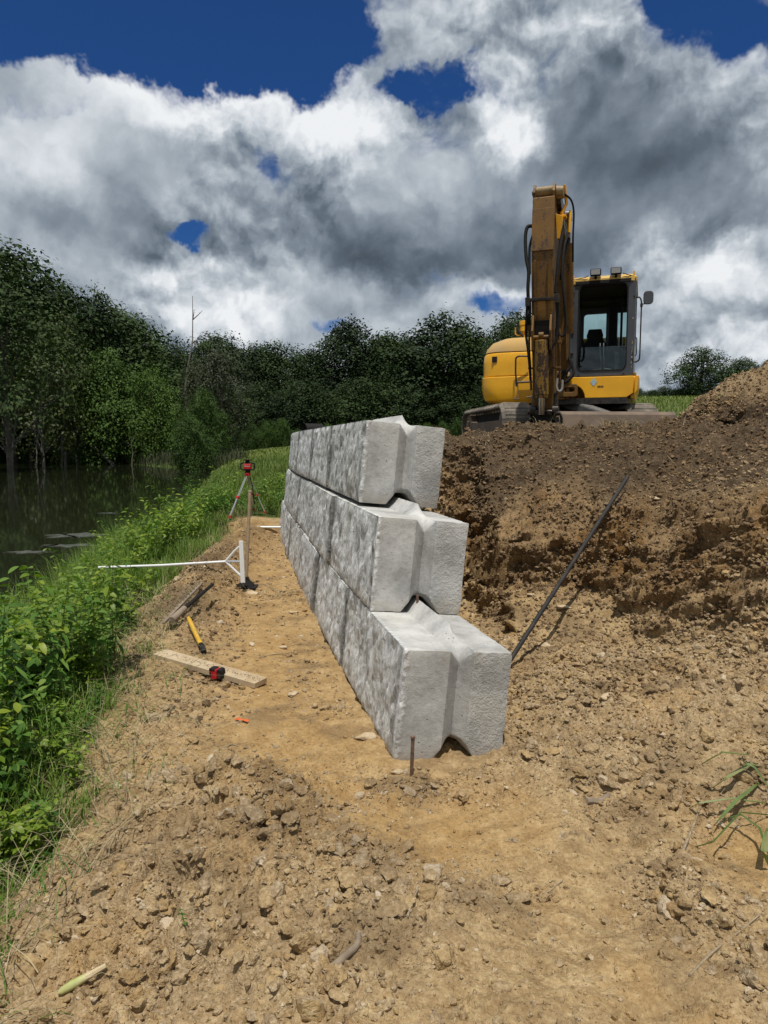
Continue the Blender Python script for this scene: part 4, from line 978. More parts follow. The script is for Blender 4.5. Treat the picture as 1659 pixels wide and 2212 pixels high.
# house: deck, counterweight and side panels
def plan(inset=0.0, front=-.55, xr=1.10, rc=.30):
    """outline of the superstructure"""
    o_ = []
    xl = -1.27+inset; yf = front+inset*.5
    for k in range(7): a = R(270-90*k/6); o_.append((xl+rc+rc*math.cos(a), yf+rc+rc*math.sin(a)))
    for k in range(1, 14):
        a = R(172-164*k/14); o_.append(((1.25-inset)*math.cos(a)*1.0-.03, (1.22-inset)*math.sin(a)+.04))
    o_.append((xr-inset, .25)); o_.append((xr-inset, yf)); return o_
def lo(poly, z): return [(x, y, z) for x, y in poly]
B().loft([lo(plan(.16), .60), lo(plan(.05), .66), lo(plan(.01), .78), lo(plan(0), .90), lo(plan(0), 1.035)]).build('counterweight', YEL, ex, True, .012, 3)
left = [p_ for p_ in plan(.015) if p_[0] < .05]; left = left+[(.05, left[-1][1]), (.05, -.54)]
def lin_(ins, z, yoff=0):
    q = [p_ for p_ in plan(ins) if p_[0] < .05]; q = q+[(.05, q[-1][1]), (.05, -.55+ins*.5)]; return [(x, y+yoff, z) for x, y in q]
pn = B().loft([lin_(.02, 1.042), lin_(.02, 1.25), lin_(.03, 1.38), lin_(.05, 1.42)]).build('side_panel', YEL, ex, True, .012, 3)
B().box((-1.06, -.546, 1.27), (-.98, -.52, 1.36)).build('vent_opening', BLK, pn)
B().loft([lin_(.045, 1.428), lin_(.07, 1.50), lin_(.15, 1.60), lin_(.30, 1.665)]).build('hood', YDUST, ex, True, .03, 3)
B().box((.05, .62, 1.04), (1.05, .95, 1.75)).box((.05, .60, 1.04), (.9, 1.08, 1.5)).build('rear_cover', YEL, ex, bevel=.05)
# handrail and steps on the panel
hr = B().curve([(-.46, -.62, 1.33), (-.60, -.66, 1.335), (-.66, -.66, 1.31), (-.665, -.66, 1.24)], .014).curve([(-.665, -.66, 1.25), (-.665, -.66, 1.1), (-.655, -.66, .98), (-.65, -.64, .86)], .014)
hr.build('handrail', DSTEEL, ex, True)
B().tube([(-.64, -.60, .93), (-.36, -.60, .94)], .018, 8).tube([(-.64, -.60, .93), (-.63, -.60, .70), (-.70, -.60, .67), (-.60, -.62, .67)], .010, 6).tube([(-.50, -.60, .69), (-.44, -.62, .69), (-.40, -.60, .72)], .012, 6).build('step_bracket', BROWN, ex, True)
# exhaust and filter cluster on the hood
B().cyl((-.64, -.12, 1.80), (-.64, -.12, 1.90), .058, n=18).cyl((-.64, -.12, 1.90), (-.64, -.12, 1.97), .068, n=12).cyl((-.64, -.12, 1.74), (-.64, -.12, 1.80), .035, .055, n=14).box((-.68, -.15, 1.55), (-.60, -.07, 1.80)).build('filter_housing', YEL, ex, True, .004)
B().curve([(-.73, -.14, 1.92), (-.73, -.16, 1.84), (-.66, -.2, 1.74), (-.60, -.22, 1.63)], .018).curve([(-.50, -.14, 1.92), (-.50, -.16, 1.82), (-.54, -.2, 1.72), (-.54, -.22, 1.63)], .02).cyl((-.57, -.24, 1.585), (-.57, -.24, 1.65), .06, n=16).build('filter_hoses', BLK, ex, True)
B().tube([(-.64, -.15, 1.74), (-.73, -.15, 1.74), (-.765, -.15, 1.76), (-.765, -.15, 1.86), (-.72, -.15, 1.87)], .010, 6).build('guard_loop', YEL, ex, True)
# centre frame with boom foot
B().box((-.30, -.95, .62), (.12, .2, 1.05)).prism([(-.95, .62), (-.95, .92), (-.72, 1.22), (-.35, 1.35), (.2, 1.3), (.2, .62)], 'x', -.24, -.19).prism([(-.95, .62), (-.95, .92), (-.72, 1.22), (-.35, 1.35), (.2, 1.3), (.2, .62)], 'x', .13, .18).build('boom_mount', YARM, ex, bevel=.01)
B().curve([(.16, -1.0, 1.25), (.20, -1.0, 1.12), (.10, -1.0, .98), (.05, -1.02, .80)], .022).curve([(.20, -.97, 1.2), (.24, -1.0, 1.0), (.16, -1.0, .9), (.02, -1.02, .84)], .018).curve([(.12, -1.0, 1.05), (.02, -1.04, .98), (-.02, -1.0, .8)], .02).build('boom_foot_hoses', BLK, ex, True)
# skirt under the cab with an arch and a slotted bracket
arch = [(.02, .64), (.02, .955), (1.07, .955), (1.07, .70), (.98, .64), (.40, .64)]+[(.40-.20*(1-math.cos(R(a)))*.9, .64+.20*math.sin(R(a))) for a in (15, 35, 55, 75, 90)]+[(.08, .84), (.08, .64)]
sk = B().prism(arch, 'y', -.90, -.84).build('cab_skirt', YEL, ex, bevel=.008)
B().prism([(0, .065), (.048, 0), (0, -.065), (-.048, 0)], 'y', -.9045, -.901, ).build('warning_diamond', simple('pale_blue_sticker', (.30, .42, .48), .5, var=(.40, .48, .46), vs=60), sk).location = (.52, 0, .875)
st_ = B()
for k in range(4): st_.box((.575+k*.022, -.9035, .795), (.592+k*.022, -.901, .82))
st_.build('stencil_marks', DSTEEL, sk)
B().box((1.03, -.86, .62), (1.10, .55, .955)).build('side_skirt', YEL, ex, bevel=.02)
B().prism([(1.085, .66), (1.125, .74), (1.145, .955), (1.10, .955), (1.085, .9)], 'y', -.93, -.55).build('corner_panel', YEL, ex, bevel=.01)
sb = B().frame(rrect(.03, .66, .30, .85, .03), rrect(.10, .73, .26, .80, .03), 'y', -.99, -.93).build('slotted_bracket', YARM, ex, bevel=.006)
B().box((-.2, -.9, .55), (1.0, .5, .64)).build('deck', DSTEEL, ex)
# cab
x0, x1, yf, yb, zb, ztp = .155, 1.065, -.86, .52, .965, 2.33
cabf = B().frame(rrect(x0, zb, x1, 2.41, [.03, .07, .07, .03]), rrect(.275, 1.045, .958, 2.315, [.10, .09, .09, .10]), 'y', yf, yf+.06)
cabf.build('cab_front_frame', CABG, ex, bevel=.012)
B().frame(rrect(.268, 1.038, .965, 2.322, [.10, .09, .09, .10]), rrect(.285, 1.056, .948, 2.305, [.09, .08, .08, .09]), 'y', yf-.008, yf+.03).build('window_seal', BLK, ex)
B().frame(rrect(x0, zb, x1, 2.36, .03), rrect(.25, 1.50, .98, 2.12, .05), 'y', yb-.06, yb).box((.60, yb-.058, 1.5), (.74, yb-.004, 2.13)).build('cab_rear_frame', CABG, ex, bevel=.01)
B().frame(rrect(yf+.06, zb, yb-.06, 2.34, .02), rrect(yf+.13, 1.12, .36, 2.24, [.05, .08, .14, .05]), 'x', x0, x0+.05).build('cab_side_frame', CABG, ex, bevel=.008)
df = B().frame(rrect(yf+.06, zb, yb-.06, 2.34, .02), rrect(yf+.13, 1.45, .40, 2.24, [.05, .08, .1, .05]), 'x', x1-.05, x1).box((x1-.048, -.20, 1.45), (x1-.004, -.12, 2.26)).build('cab_door', CABG, ex, bevel=.008)
B().tube([(x1+.012, -.78, 1.25), (x1+.03, -.78, 1.28), (x1+.03, -.78, 1.5), (x1+.012, -.78, 1.53)], .008, 6).build('door_handle', DSTEEL, df, True)
rf = B().loft([[(x, y, z) for x, y in rrect(x0-.012+i, yf-.014+i, x1+.012-i, yb+.02-i, .08)] for z, i in ((2.335, 0), (2.40, .0), (2.44, .035), (2.455, .10))])
rf.build('cab_roof', YDUST if False else simple('roof_yellow', (.62, .38, .06), .5, var=(.55, .36, .10), vs=8), ex, True, .004)
B().box((x0+.07, yf-.022, 2.325), (x1-.07, yf-.008, 2.375)).build('roof_visor', BLK, ex, bevel=.004)
B().box((x0+.04, yf+.08, .97), (x1-.05, yb-.07, 1.0)).build('cab_floor', BLK, ex)
B().box((x0+.06, -.1, 2.22), (x1-.06, yb-.07, 2.325)).box((x0+.06, yf+.07, 2.28), (x1-.06, -.1, 2.325)).build('headliner', SEAT, ex)
B().box((.285, yf+.012, 1.05), (.95, yf+.018, 1.405)).build('lower_windscreen', GLASS, ex)
B().box((.25, yb-.03, 1.50), (.98, yb-.024, 2.12)).build('rear_window', GLASS, ex)
B().box((x0+.02, yf+.10, 1.1), (x0+.026, .38, 2.26)).build('side_window', GLASS, ex)
B().box((x1-.03, yf+.10, 1.43), (x1-.024, .42, 2.26)).build('door_window', GLASS, df)
se = B().box((.26, -.15, 1.18), (.62, .30, 1.32)).loft([[(x, y, 1.30) for x, y in rrect(.27, .20, .61, .34, .05)], [(x, y+.04, 1.60) for x, y in rrect(.26, .20, .62, .33, .05)], [(x, y+.06, 1.68) for x, y in rrect(.33, .22, .55, .32, .05)]])
se.build('seat', SEAT, ex, True, .02); B().loft([[(x, y, 1.62) for x, y in rrect(.33, .26, .55, .36, .045)], [(x, y, 1.74) for x, y in rrect(.31, .26, .57, .36, .045)], [(x, y, 1.84) for x, y in rrect(.34, .28, .54, .36, .045)]]).build('headrest', SEAT, ex, True, .02)
B().box((.28, -.1, 1.0), (.6, .25, 1.18)).box((.14+.1, -.35, 1.15), (.27, .2, 1.36)).box((.62, -.35, 1.1), (.74, .25, 1.40)).box((.78, -.6, 1.0), (.96, .1, 1.34)).box((.70, .0, 1.3), (.95, .4, 1.5)).build('console', SEAT, ex, bevel=.02)
lv = B()
for x_ in (.575, .625): lv.tube([(x_+.03, -.68, 1.10), (x_+.012, -.62, 1.28), (x_, -.60, 1.45)], .007, 6).cyl((x_, -.60, 1.44), (x_, -.60, 1.49), .014, n=8).tube([(x_+.03, -.70, 1.09), (x_+(-.09 if x_ < .6 else .13), -.72, 1.075)], .008, 5)
lv.build('travel_levers', CHROME, ex, True)
lv = B(); 
for x_ in (.30, .70): lv.tube([(x_, -.33, 1.36), (x_+.01, -.36, 1.50)], .011, 6).cyl((x_+.01, -.36, 1.48), (x_+.01, -.37, 1.57), .020, n=10)
lv.build('joystick', BLK, ex, True)
B().box((.66, .1, 1.40), (.78, .44, 2.25)).box((.845, -.35, 1.34), (.88, -.30, 2.24)).build('inner_pillar', SEAT, ex, bevel=.01)
for x_ in (.505, .785):
    wl = B().box((x_-.075, yf-.07, 2.435), (x_+.075, yf+.01, 2.535)).box((x_-.02, yf-.03, 2.39), (x_+.02, yf, 2.44)).build('work_light', BLK, ex, bevel=.015)
    B().box((x_-.062, yf-.076, 2.447), (x_+.062, yf-.069, 2.523)).build('lens', LENS, wl)
B().tube([(.20, yf, 2.41), (.36, yf-.02, 2.425), (.40, yf-.02, 2.45)], .006, 5).tube([(.88, yf-.02, 2.45), (.95, yf-.02, 2.42), (1.03, yf, 2.40)], .006, 5).build('lamp_cable', BLK, ex, True)
for x_ in (.19, 1.03): B().tube([(x_, yf+.02, 2.42), (x_, yf+.02, 2.475)], .012, 6).build('roof_lug', YEL, ex, True)
ma = B().curve([(x1+.0, -.82, 2.10), (x1+.05, -.84, 2.09), (x1+.075, -.85, 2.03), (x1+.078, -.85, 1.95)], .011).tube([(x1+.078, -.85, 1.97), (x1+.078, -.85, 1.25)], .010, 8).curve([(x1+.078, -.85, 1.26), (x1+.07, -.85, 1.19), (x1+.03, -.84, 1.16), (x1, -.82, 1.165)], .011).tube([(x1+.075, -.85, 1.99), (x1+.15, -.88, 1.99), (x1+.175, -.88, 2.06)], .009, 6).cyl((x1+.078, -.85, 1.95), (x1+.078, -.85, 2.0), .018, n=8)
ma = ma.build('mirror_arm', DSTEEL, ex, True)
mr = B().prism([(x, z) for x, z in rrect(x1+.10, 1.975, x1+.235, 2.17, .055)], 'y', -.90, -.87).build('mirror', CABG, ex, bevel=.01)
for x_ in (.19, .215):
    pass
for z_ in (2.22, 2.08, 1.96, 1.62, 1.32): B().box((.175, yf-.02, z_-.012), (.215, yf, z_+.012)).build('cab_hinge', DSTEEL, ex, bevel=.003)
for z_ in (2.12, 1.3, 1.2): B().box((1.035, yf-.012, z_-.015), (1.055, yf, z_+.015)).build('latch', DSTEEL, ex, bevel=.003)
for x_ in (.30, .93): B().cyl((x_, yf-.02, .985), (x_, yf, .985), .015, n=8).build('bolt', DSTEEL, ex, True)
chp = B(); rs = random.Random(3)
z_ = 1.08
while z_ < 1.85:
    l_ = rs.uniform(.01, .06)
    if z_ < 1.35 or rs.random() < .3: chp.box((1.030+rs.uniform(-.004, .006), yf-.0015, z_), (1.036+rs.uniform(-.002, .006), yf+.002, z_+l_))
    z_ += l_+rs.uniform(.01, .05)
chp.build('chipped_paint', simple('chip', (.5, .35, .15), .6), ex)
# boom
bm_ = [(-.88, .92), (-1.06, 1.5), (-1.16, 2.1), (-1.45, 2.75), (-1.98, 2.98), (-2.02, 3.20), (-1.50, 3.16), (-.98, 2.55), (-.70, 1.9), (-.58, 1.3), (-.55, .98)]
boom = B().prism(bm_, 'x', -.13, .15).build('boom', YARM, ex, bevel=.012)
B().box((.149, -1.25, 1.2), (.155, -.7, 2.2)).build('boom_side_plate', YARM, boom)
B().cyl((-.22, -.72, 1.06), (.24, -.72, 1.06), .06, n=16).build('boom_pin', DSTEEL, ex, True); B().cyl((-.19, -2.0, 3.09), (.16, -2.0, 3.09), .075, n=20).build('boom_pin', DSTEEL, ex, True)
B().cyl((.20, -1.72, 2.72), (.20, -1.35, 1.55), .062, n=16).build('arm_cylinder', YARM, ex, True)
B().cyl((.20, -1.72, 2.72), (.20, -1.86, 3.02), .033, n=14).cyl((.18, -1.86, 3.02), (.26, -1.86, 3.02), .06, n=14).build('cylinder_rod', CHROME, ex, True)
# stick
stk = [(-2.20, 3.10), (-2.36, 2.45), (-2.40, 1.7), (-2.38, .42), (-2.22, .36), (-2.10, 1.2), (-1.98, 2.2), (-1.90, 3.02), (-1.98, 3.10)]
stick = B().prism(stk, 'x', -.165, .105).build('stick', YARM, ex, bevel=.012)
B().beam((-.03, -2.245, 2.95), (-.03, -2.375, 2.42), .27, .012, (0,1,0)).build('stick_cover', YARM, stick, bevel=.003)
rb = B()
for x_ in (-.115, .055): rb.box((x_-.016, -2.425, 1.55), (x_+.016, -2.385, 2.30))
rb.build('stick_ribs', YARM, stick, bevel=.004)
for x_ in (-.165, .075): B().prism([(-2.18, 2.98), (-2.20, 3.16), (-2.12, 3.27), (-2.0, 3.27), (-1.93, 3.10)], 'x', x_, x_+.03).build('stick_ear', YARM, stick, bevel=.004)
B().cyl((-.14, -2.08, 3.19), (.08, -2.08, 3.19), .062, n=20).cyl((-.19, -2.08, 3.19), (.2, -2.08, 3.19), .03, n=12).cyl((.11, -2.08, 3.17), (.20, -2.08, 3.17), .075, .06, n=16).build('stick_pin', M['dark_steel'] if False else paint('worn_pin', (.25, .17, .07), (.30, .22, .12), .5, 0, (.08, .06, .05), .8, .6), ex, True, .006)
for x_ in (-.155, .07): B().prism([(-2.39, 1.12), (-2.52, 1.18), (-2.54, 1.42), (-2.45, 1.62), (-2.39, 1.66)], 'x', x_, x_+.028).build('cylinder_flange', YARM, stick, bevel=.005)
B().box((-.12, -2.43, 1.17), (.07, -2.40, 1.56)).build('recess_shade', BLK, stick)  # black slab stands for the shade between the flanges
B().cyl((-.16, -2.48, 1.34), (.10, -2.48, 1.34), .03, n=12).cyl((-.06, -2.50, 1.36), (.0, -2.50, 1.36), .045, n=14).build('cylinder_pin', YARM, ex, True)
bcy = B().cyl((-.03, -2.48, 1.30), (-.03, -2.50, .60), .088, n=22).cyl((-.03, -2.50, .60), (-.03, -2.502, .56), .078, n=22).build('bucket_cylinder', paint('rusty_cylinder', (.30, .17, .018), (.24, .13, .018), .5, 0, (.07, .04, .02), .7, 1.0, .50), ex, True, .006)
B().box((-.10, -2.47, .60), (.04, -2.40, 1.10)).build('grease_stain', BLK, stick, bevel=.01)
B().cyl((-.03, -2.50, .58), (-.03, -2.505, .34), .042, n=16).build('cylinder_rod', CHROME, ex, True)
# steel pipes along the stick side
pp = B()
for x_, y_ in ((.135, -2.38), (.18, -2.33)): pp.curve([(x_, y_, 1.46), (x_, y_-.01, 1.1), (x_+.005, y_-.01, .80), (x_+.02, y_+.02, .72)], .013)
pp.box((.11, -2.41, 1.27), (.21, -2.36, 1.30)).box((.11, -2.41, .95), (.2, -2.36, .97)).curve([(-.205, -2.32, 1.52), (-.21, -2.34, 1.2), (-.20, -2.34, 1.0), (-.19, -2.33, .68)], .016)
pp.box((-.225, -2.36, 1.46), (-.165, -2.30, 1.56)).box((-.225, -2.36, .96), (-.165, -2.30, .98)).build('steel_pipe', YARM, ex, True, .003)
B().curve([(.155, -2.40, .82), (.15, -2.42, .70), (.18, -2.42, .65), (.215, -2.40, .68), (.22, -2.38, .80)], .017).build('pipe_fitting', simple('light_steel', (.38, .37, .35), .4, .7), ex, True)
# hose clamp bar
B().box((-.235, -2.46, 1.80), (.19, -2.42, 1.84)).box((-.235, -2.47, 1.74), (-.175, -2.35, 1.85)).box((.13, -2.47, 1.76), (.19, -2.36, 1.87)).build('hose_clamp', DSTEEL, ex, bevel=.006)
HOSES = [[(-.17, -2.15, 2.78), (-.235, -2.2, 2.76), (-.255, -2.25, 2.62), (-.235, -2.33, 2.36), (-.20, -2.38, 2.18), (-.205, -2.42, 1.98), (-.20, -2.43, 1.82)],
         [(-.17, -2.2, 2.66), (-.20, -2.25, 2.52), (-.20, -2.3, 2.35), (-.185, -2.38, 2.15)],
         [(-.215, -2.43, 1.78), (-.225, -2.43, 1.6), (-.235, -2.42, 1.40), (-.215, -2.42, 1.22), (-.195, -2.42, 1.0), (-.185, -2.40, .80)],
         [(-.185, -2.42, 1.80), (-.185, -2.42, 1.66), (-.205, -2.40, 1.52)],
         [(.155, -2.42, 1.78), (.165, -2.43, 1.55), (.155, -2.44, 1.35), (.10, -2.47, 1.22), (.055, -2.48, 1.12)],
         [(.20, -2.1, 2.72), (.17, -2.2, 2.5), (.145, -2.3, 2.2), (.13, -2.36, 1.9)],
         [(.235, -2.0, 2.72), (.21, -2.15, 2.45), (.20, -2.25, 2.15), (.235, -2.3, 1.8), (.25, -2.3, 1.5), (.225, -2.32, 1.38), (.18, -2.33, 1.38), (.16, -2.34, 1.44)],
         [(.20, -2.06, 3.16), (.27, -2.0, 3.12), (.295, -1.95, 3.0), (.29, -1.95, 2.7), (.285, -1.9, 2.4)],
         [(.24, -1.95, 2.68), (.20, -2.05, 2.4), (.18, -2.2, 2.1)]]
for k, hp in enumerate(HOSES): B().curve(hp, [.023, .016, .017, .020, .021, .020, .016, .012, .020][k]).build('hose', BLK, ex, True)
B().tube([(.20, -2.05, 3.27), (.215, -2.0, 3.08), (.16, -2.05, 2.93)], .02, 8).tube([(.26, -1.98, 3.0), (.25, -2.0, 2.72)], .019, 8).box((.11, -2.1, 2.87), (.23, -2.04, 2.90)).prism([(.11, 2.90), (.20, 2.86), (.16, 2.60), (.125, 2.60)], 'y', -2.16, -2.10).build('top_pipes', YEL, ex, True, .003)
# bucket linkage and coupler
for x_ in (-.19, .10): B().beam((x_+.03, -2.26, .62), (x_+.03, -2.36, .36), .045, .11, (0,1,0)).cyl((x_-.01, -2.38, .40), (x_+.075, -2.38, .40), .072, n=18).build('tipping_link', DSTEEL, ex, True, .008)
B().cyl((-.23, -2.42, .38), (.17, -2.42, .38), .032, n=12).box((-.115, -2.5, .34), (-.065, -2.44, .40)).box((.03, -2.5, .34), (.08, -2.44, .40)).build('link_pin', DSTEEL, ex, True, .008)
B().box((-.155, -2.48, .02), (.095, -2.18, .36)).prism([(-2.52, .04), (-2.54, .28), (-2.4, .34), (-2.2, .3), (-2.2, .04)], 'x', -.20, -.175).prism([(-2.52, .04), (-2.54, .28), (-2.4, .34), (-2.2, .3), (-2.2, .04)], 'x', .115, .14).box((-.17, -2.52, .10), (.11, -2.49, .13)).cyl((-.2, -2.4, .06), (.14, -2.4, .06), .05, n=14).build('quick_coupler', BLK, ex, bevel=.01)
lt = B()
for k, x_ in enumerate((-.075, -.06, -.048, -.03, -.018, -.003)): lt.box((x_, -2.485, .165+(k % 2)*.004), (x_+.009, -2.481, .172+(k % 2)*.006))
lt.build('white_lettering', simple('white_marks', (.5, .5, .5), .5), ex)
sh = B().curve([(.14, -2.52, .26), (.15, -2.56, .34), (.195, -2.57, .36), (.225, -2.56, .30), (.225, -2.55, .22)], .018).curve([(.15, -2.56, .32), (.165, -2.57, .2), (.155, -2.57, .08), (.19, -2.57, .05), (.20, -2.57, .2), (.18, -2.57, .31)], .014)
sh.build('shackle', DSTEEL, ex, True)
ch = B()
for k in range(5): ch.tube([(.215+.004*k, -2.57, .23-.022*k), (.222+.004*k, -2.575, .215-.022*k), (.213+.004*k, -2.57, .205-.022*k)], .005, 5)
ch.curve([(.235, -2.57, .12), (.26, -2.58, .04), (.30, -2.58, .0)], .006).cyl((.205, -2.58, .08), (.205, -2.59, .085), .025, n=12).build('chain', simple('galvanised', (.5, .5, .46), .4, .5), ex, True)
B().beam((.26, -2.6, -.035), (.33, -2.6, .035), .02, .05, (0,1,0)).build('green_tag', simple('green_plastic', (.12, .35, .08), .5), ex, bevel=.004)

# the stick hangs with its foot drawn in towards the machine
def _shear(o):
    if o.type == 'MESH' and o.data.users == 1:
        for v in o.data.vertices:
            if v.co.y < -1.8 and abs(v.co.x) < .36 and o.name.split('.')[0] not in ('dozer_blade', 'blade_arm', 'track', 'track_frame', 'blade_cylinder_cover', 'green_tag', 'chain'):
                v.co.y -= .20*(v.co.z-1.3)*min(1, (-1.8-v.co.y)/.3)
    for c_ in o.children: _shear(c_)
_shear(ex)

# ------------------------------------------------------------------ clods, stones, roots
def ico(sub):
    import bmesh
    bm = bmesh.new(); bmesh.ops.create_icosphere(bm, subdivisions=sub, radius=1.0)
    V = np.array([v.co[:] for v in bm.verts]); F = np.array([[v.index for v in f.verts] for f in bm.faces]); bm.free(); return V, F
def clod_shapes(sub, n, seed, rough=.38):
    V, F = ico(sub); out_ = []
    for k in range(n):
        rs = np.random.RandomState(seed+k); d = np.ones(len(V))
        for j in range(16):                                   # knock flats off it, as broken clay has
            a = rs.normal(size=3); a /= np.linalg.norm(a); lim = rs.uniform(.42, .82); q = V@a
            d = np.where(q*d > lim, lim/np.maximum(q, 1e-3), d)
        d = d*(1 + rough*.5*fbm(V[:,0]*1.8+V[:,2]*1.1+k, V[:,1]*1.8-V[:,2]*.9, 2, seed+k) + rough*.5*fbm(V[:,0]*4+V[:,2]*3, V[:,1]*4+k, 2, seed+90+k))*1.25
        P = V*d[:, None]*np.array([1, rs.uniform(.65, 1), rs.uniform(.5, .8)]); out_.append(P)
    return out_, F
def merged(name, shapes, F, x, y, r, m, sink=.25, smooth=False, zoff=None):
    n = len(x); k = np.random.randint(0, len(shapes), n); S = np.stack(shapes)[k]
    a = np.random.rand(n)*6.283; ca, sa = np.cos(a), np.sin(a); tl = np.random.normal(0, .35, n); ct, st = np.cos(tl), np.sin(tl)
    X = S[:,:,0]*ca[:,None]-S[:,:,1]*sa[:,None]; Y = S[:,:,0]*sa[:,None]+S[:,:,1]*ca[:,None]; Z = S[:,:,2]
    X, Z = X*ct[:,None]+Z*st[:,None], -X*st[:,None]+Z*ct[:,None]
    z0 = gz(x, y)+r*(.35-sink*np.random.rand(n)*2) if zoff is None else zoff
    V = np.stack([X*r[:,None]+x[:,None], Y*r[:,None]+y[:,None], Z*r[:,None]+z0[:,None]], 2).reshape(-1, 3)
    FF = (F[None]+(np.arange(n)*S.shape[1])[:,None,None]).reshape(-1, 3)
    o = mesh_np(name, V, FF, m, None, smooth)
    if smooth and len(FF) < 3000000:
        try: o.data.set_sharp_from_angle(angle=R(32))
        except Exception: pass
    return o
def soilmask(x, y, lo_=.0):
    wx = wall_x(y); inside = (x > wx-.04) & (x < wx+.66) & (y > 3.58)
    inside = inside | ((np.abs(x-.27) < .36) & (np.abs(y-3.95) < .37))
    return (~inside)*sstep(-.12, .12, x-edge_x(y))*(y < 14)
def cden(x, y):
    uu_ = (y-toe_y(x))/(top_y(x)-toe_y(x)); b = (uu_ > .0)*(x > wall_x(y)+.66)
    pth = np.exp(-((x-(wall_x(y)-.5))/.5)**2)*sstep(3.4, 4.2, y)
    return soilmask(x, y)*np.clip(cloddy(x, y)*1.0*(.45+.9*sstep(-.3, .4, fbm(x*3, y*3, 3, 400))), 0, 1)*(1-.35*b)*(1-.8*pth)*(1-sstep(9.2, 9.8, y)*(x > 0))
shapes3, F3 = clod_shapes(3, 7, 500); shapes2, F2 = clod_shapes(2, 8, 600); shapes1, F1 = clod_shapes(1, 8, 700)
def sized(n, x0, x1, y0, y1, rmin, rmax, pw, dens):
    x, y = scatter(n, x0, x1, y0, y1, dens); r = rmin*(rmax/rmin)**(np.random.rand(len(x))**pw); return x, y, r
x, y, r = sized(17000, -2.2, 3.0, 1.3, 5.2, .014, .050, 2.4, lambda x, y: cden(x, y)**1.5*np.interp(y, [1.3, 5], [1, .8]))
tag(merged('large_clods', shapes3, F3, x, y, r, M_CLOD, .38, True), 'fist sized clods of dug clay scattered over the foreground', 'clods', kind='stuff')
x, y, r = sized(90000, -2.4, 3.4, 1.2, 6.4, .006, .019, 1.6, cden)
tag(merged('small_clods', shapes2, F2, x, y, r, M_CLOD, .3, True), 'crumbled clods of clay covering the trench floor', 'clods', kind='stuff')
x, y, r = sized(150000, -2.4, 3.0, 1.15, 4.6, .0018, .0065, 1.5, lambda x, y: np.clip(cden(x, y)+.25*soilmask(x, y), 0, 1)*np.interp(y, [1, 4.6], [1, .5]))
tag(merged('soil_crumbs', shapes1, F1, x, y, r, M_CLOD, .2), 'fine crumbs of soil and grit on the bare ground', 'clods', kind='stuff')
x, y, r = sized(90000, -3.0, 5.6, 4.2, 13.5, .008, .034, 2.2, lambda x, y: np.clip(cden(x, y)+.12*soilmask(x, y)+.5*np.exp(-((y-toe_y(x)+.1)/.35)**2)*soilmask(x, y), 0, 1))
ub = (y > toe_y(x)-.1)&(x > wall_x(y)+.6); bk2 = ub|((x < edge_x(y)+.9)&(np.random.rand(len(x)) < .6))
tag(merged('bank_face_clods', shapes2, F2, x[bk2], y[bk2], r[bk2], M_CLODD, .3, True), 'dark crumbly clods on the cut bank and spoil ridge', 'clods', kind='stuff')
x, y, r = x[~bk2], y[~bk2], r[~bk2]
tag(merged('bank_clods', shapes2, F2, x, y, r, M_CLOD, .3, True), 'clods lying along the trench and below the cut bank', 'clods', kind='stuff')
x, y, r = sized(30000, 3.2, 6.8, 6.4, 10, .006, .026, 2.0, lambda x, y: (np.sqrt(((x-5.3)/1.95)**2+((y-8.6)/1.6)**2) < 1.03)*1.0)
tag(merged('pile_clods', shapes2, F2, x, y, r, M_CLOD, .3, True), 'crumbly soil of the spoil pile at the right', 'clods', kind='stuff')
# clods clinging to the face of the cut bank itself
bi = np.flatnonzero(bk.ravel()); wt_ = (steep*.8+.1)*(bx > wall_x((YY)[bk])+.68); wt_ = wt_/wt_.sum()
pick = bi[np.random.choice(len(bi), 30000, p=wt_)]; r = .007*(4.5**(np.random.rand(len(pick))**2.0))
ox = nX.ravel()[pick]; oy = nY.ravel()[pick]
tag(merged('bank_crumble', shapes2, F2, PX.ravel()[pick]+ox*r*.1, PY.ravel()[pick]+oy*r*.1, r, M_CLODD, .3, True, zoff=PZ.ravel()[pick]), 'crumbling clods clinging to the face of the cut bank', 'clods', kind='stuff')
# flat pale stones one can pick out
simple('pale_stone', (.38, .28, .165), .9, var=(.50, .40, .27), vs=25, bumps=(40, .5, .004)); simple('grey_stone', (.40, .38, .35), .85, var=(.5, .48, .44), vs=25)
STN = [(635,1500,.045,'flat pale stone on the path left of the wall, nearest the bottom block seam'), (545,1393,.05,'flat pale stone beside the black grip of the yellow handle'), (610,1400,.045,'flat pale stone on the path level with the yellow handle grip'),
       (598,1375,.03,'small pale stone on the path above a larger flat one'), (635,1325,.05,'flat buff stone lying mid path beside the wall'), (650,1372,.025,'light grey round pebble on the path'), (790,1595,.06,'broken stone at the foot of the nearest block, left side'),
       (545,1282,.09,'long flat stone in front of the hand tamper'), (385,1266,.07,'orange buff stone at the edge of the grass'), (1306,1512,.06,'pale boulder on the slope right of the nearest block'), (1150,1362,.05,'round buff stone at the foot of the bank near the leaning pipe'),
       (1215,1365,.07,'angular pale stone right of the leaning pipe foot'), (105,1945,.03,'white chip of stone at the lower left'), (860,1660,.035,'small stone beside the rusty pin'), (1400,1380,.07,'pale flat stone high on the loose slope at right'), (1180,1395,.05,'buff stone lying in the pipe shadow'),
       (350,2030,.085,'long rough clod standing out in the foreground left of centre'), (1115,1940,.05,'pale lump of clay in the lower right foreground'), (1085,1905,.04,'grey lump of clay above the pale one at lower right'), (545,2085,.05,'smooth ochre clod in the middle of the foreground')]
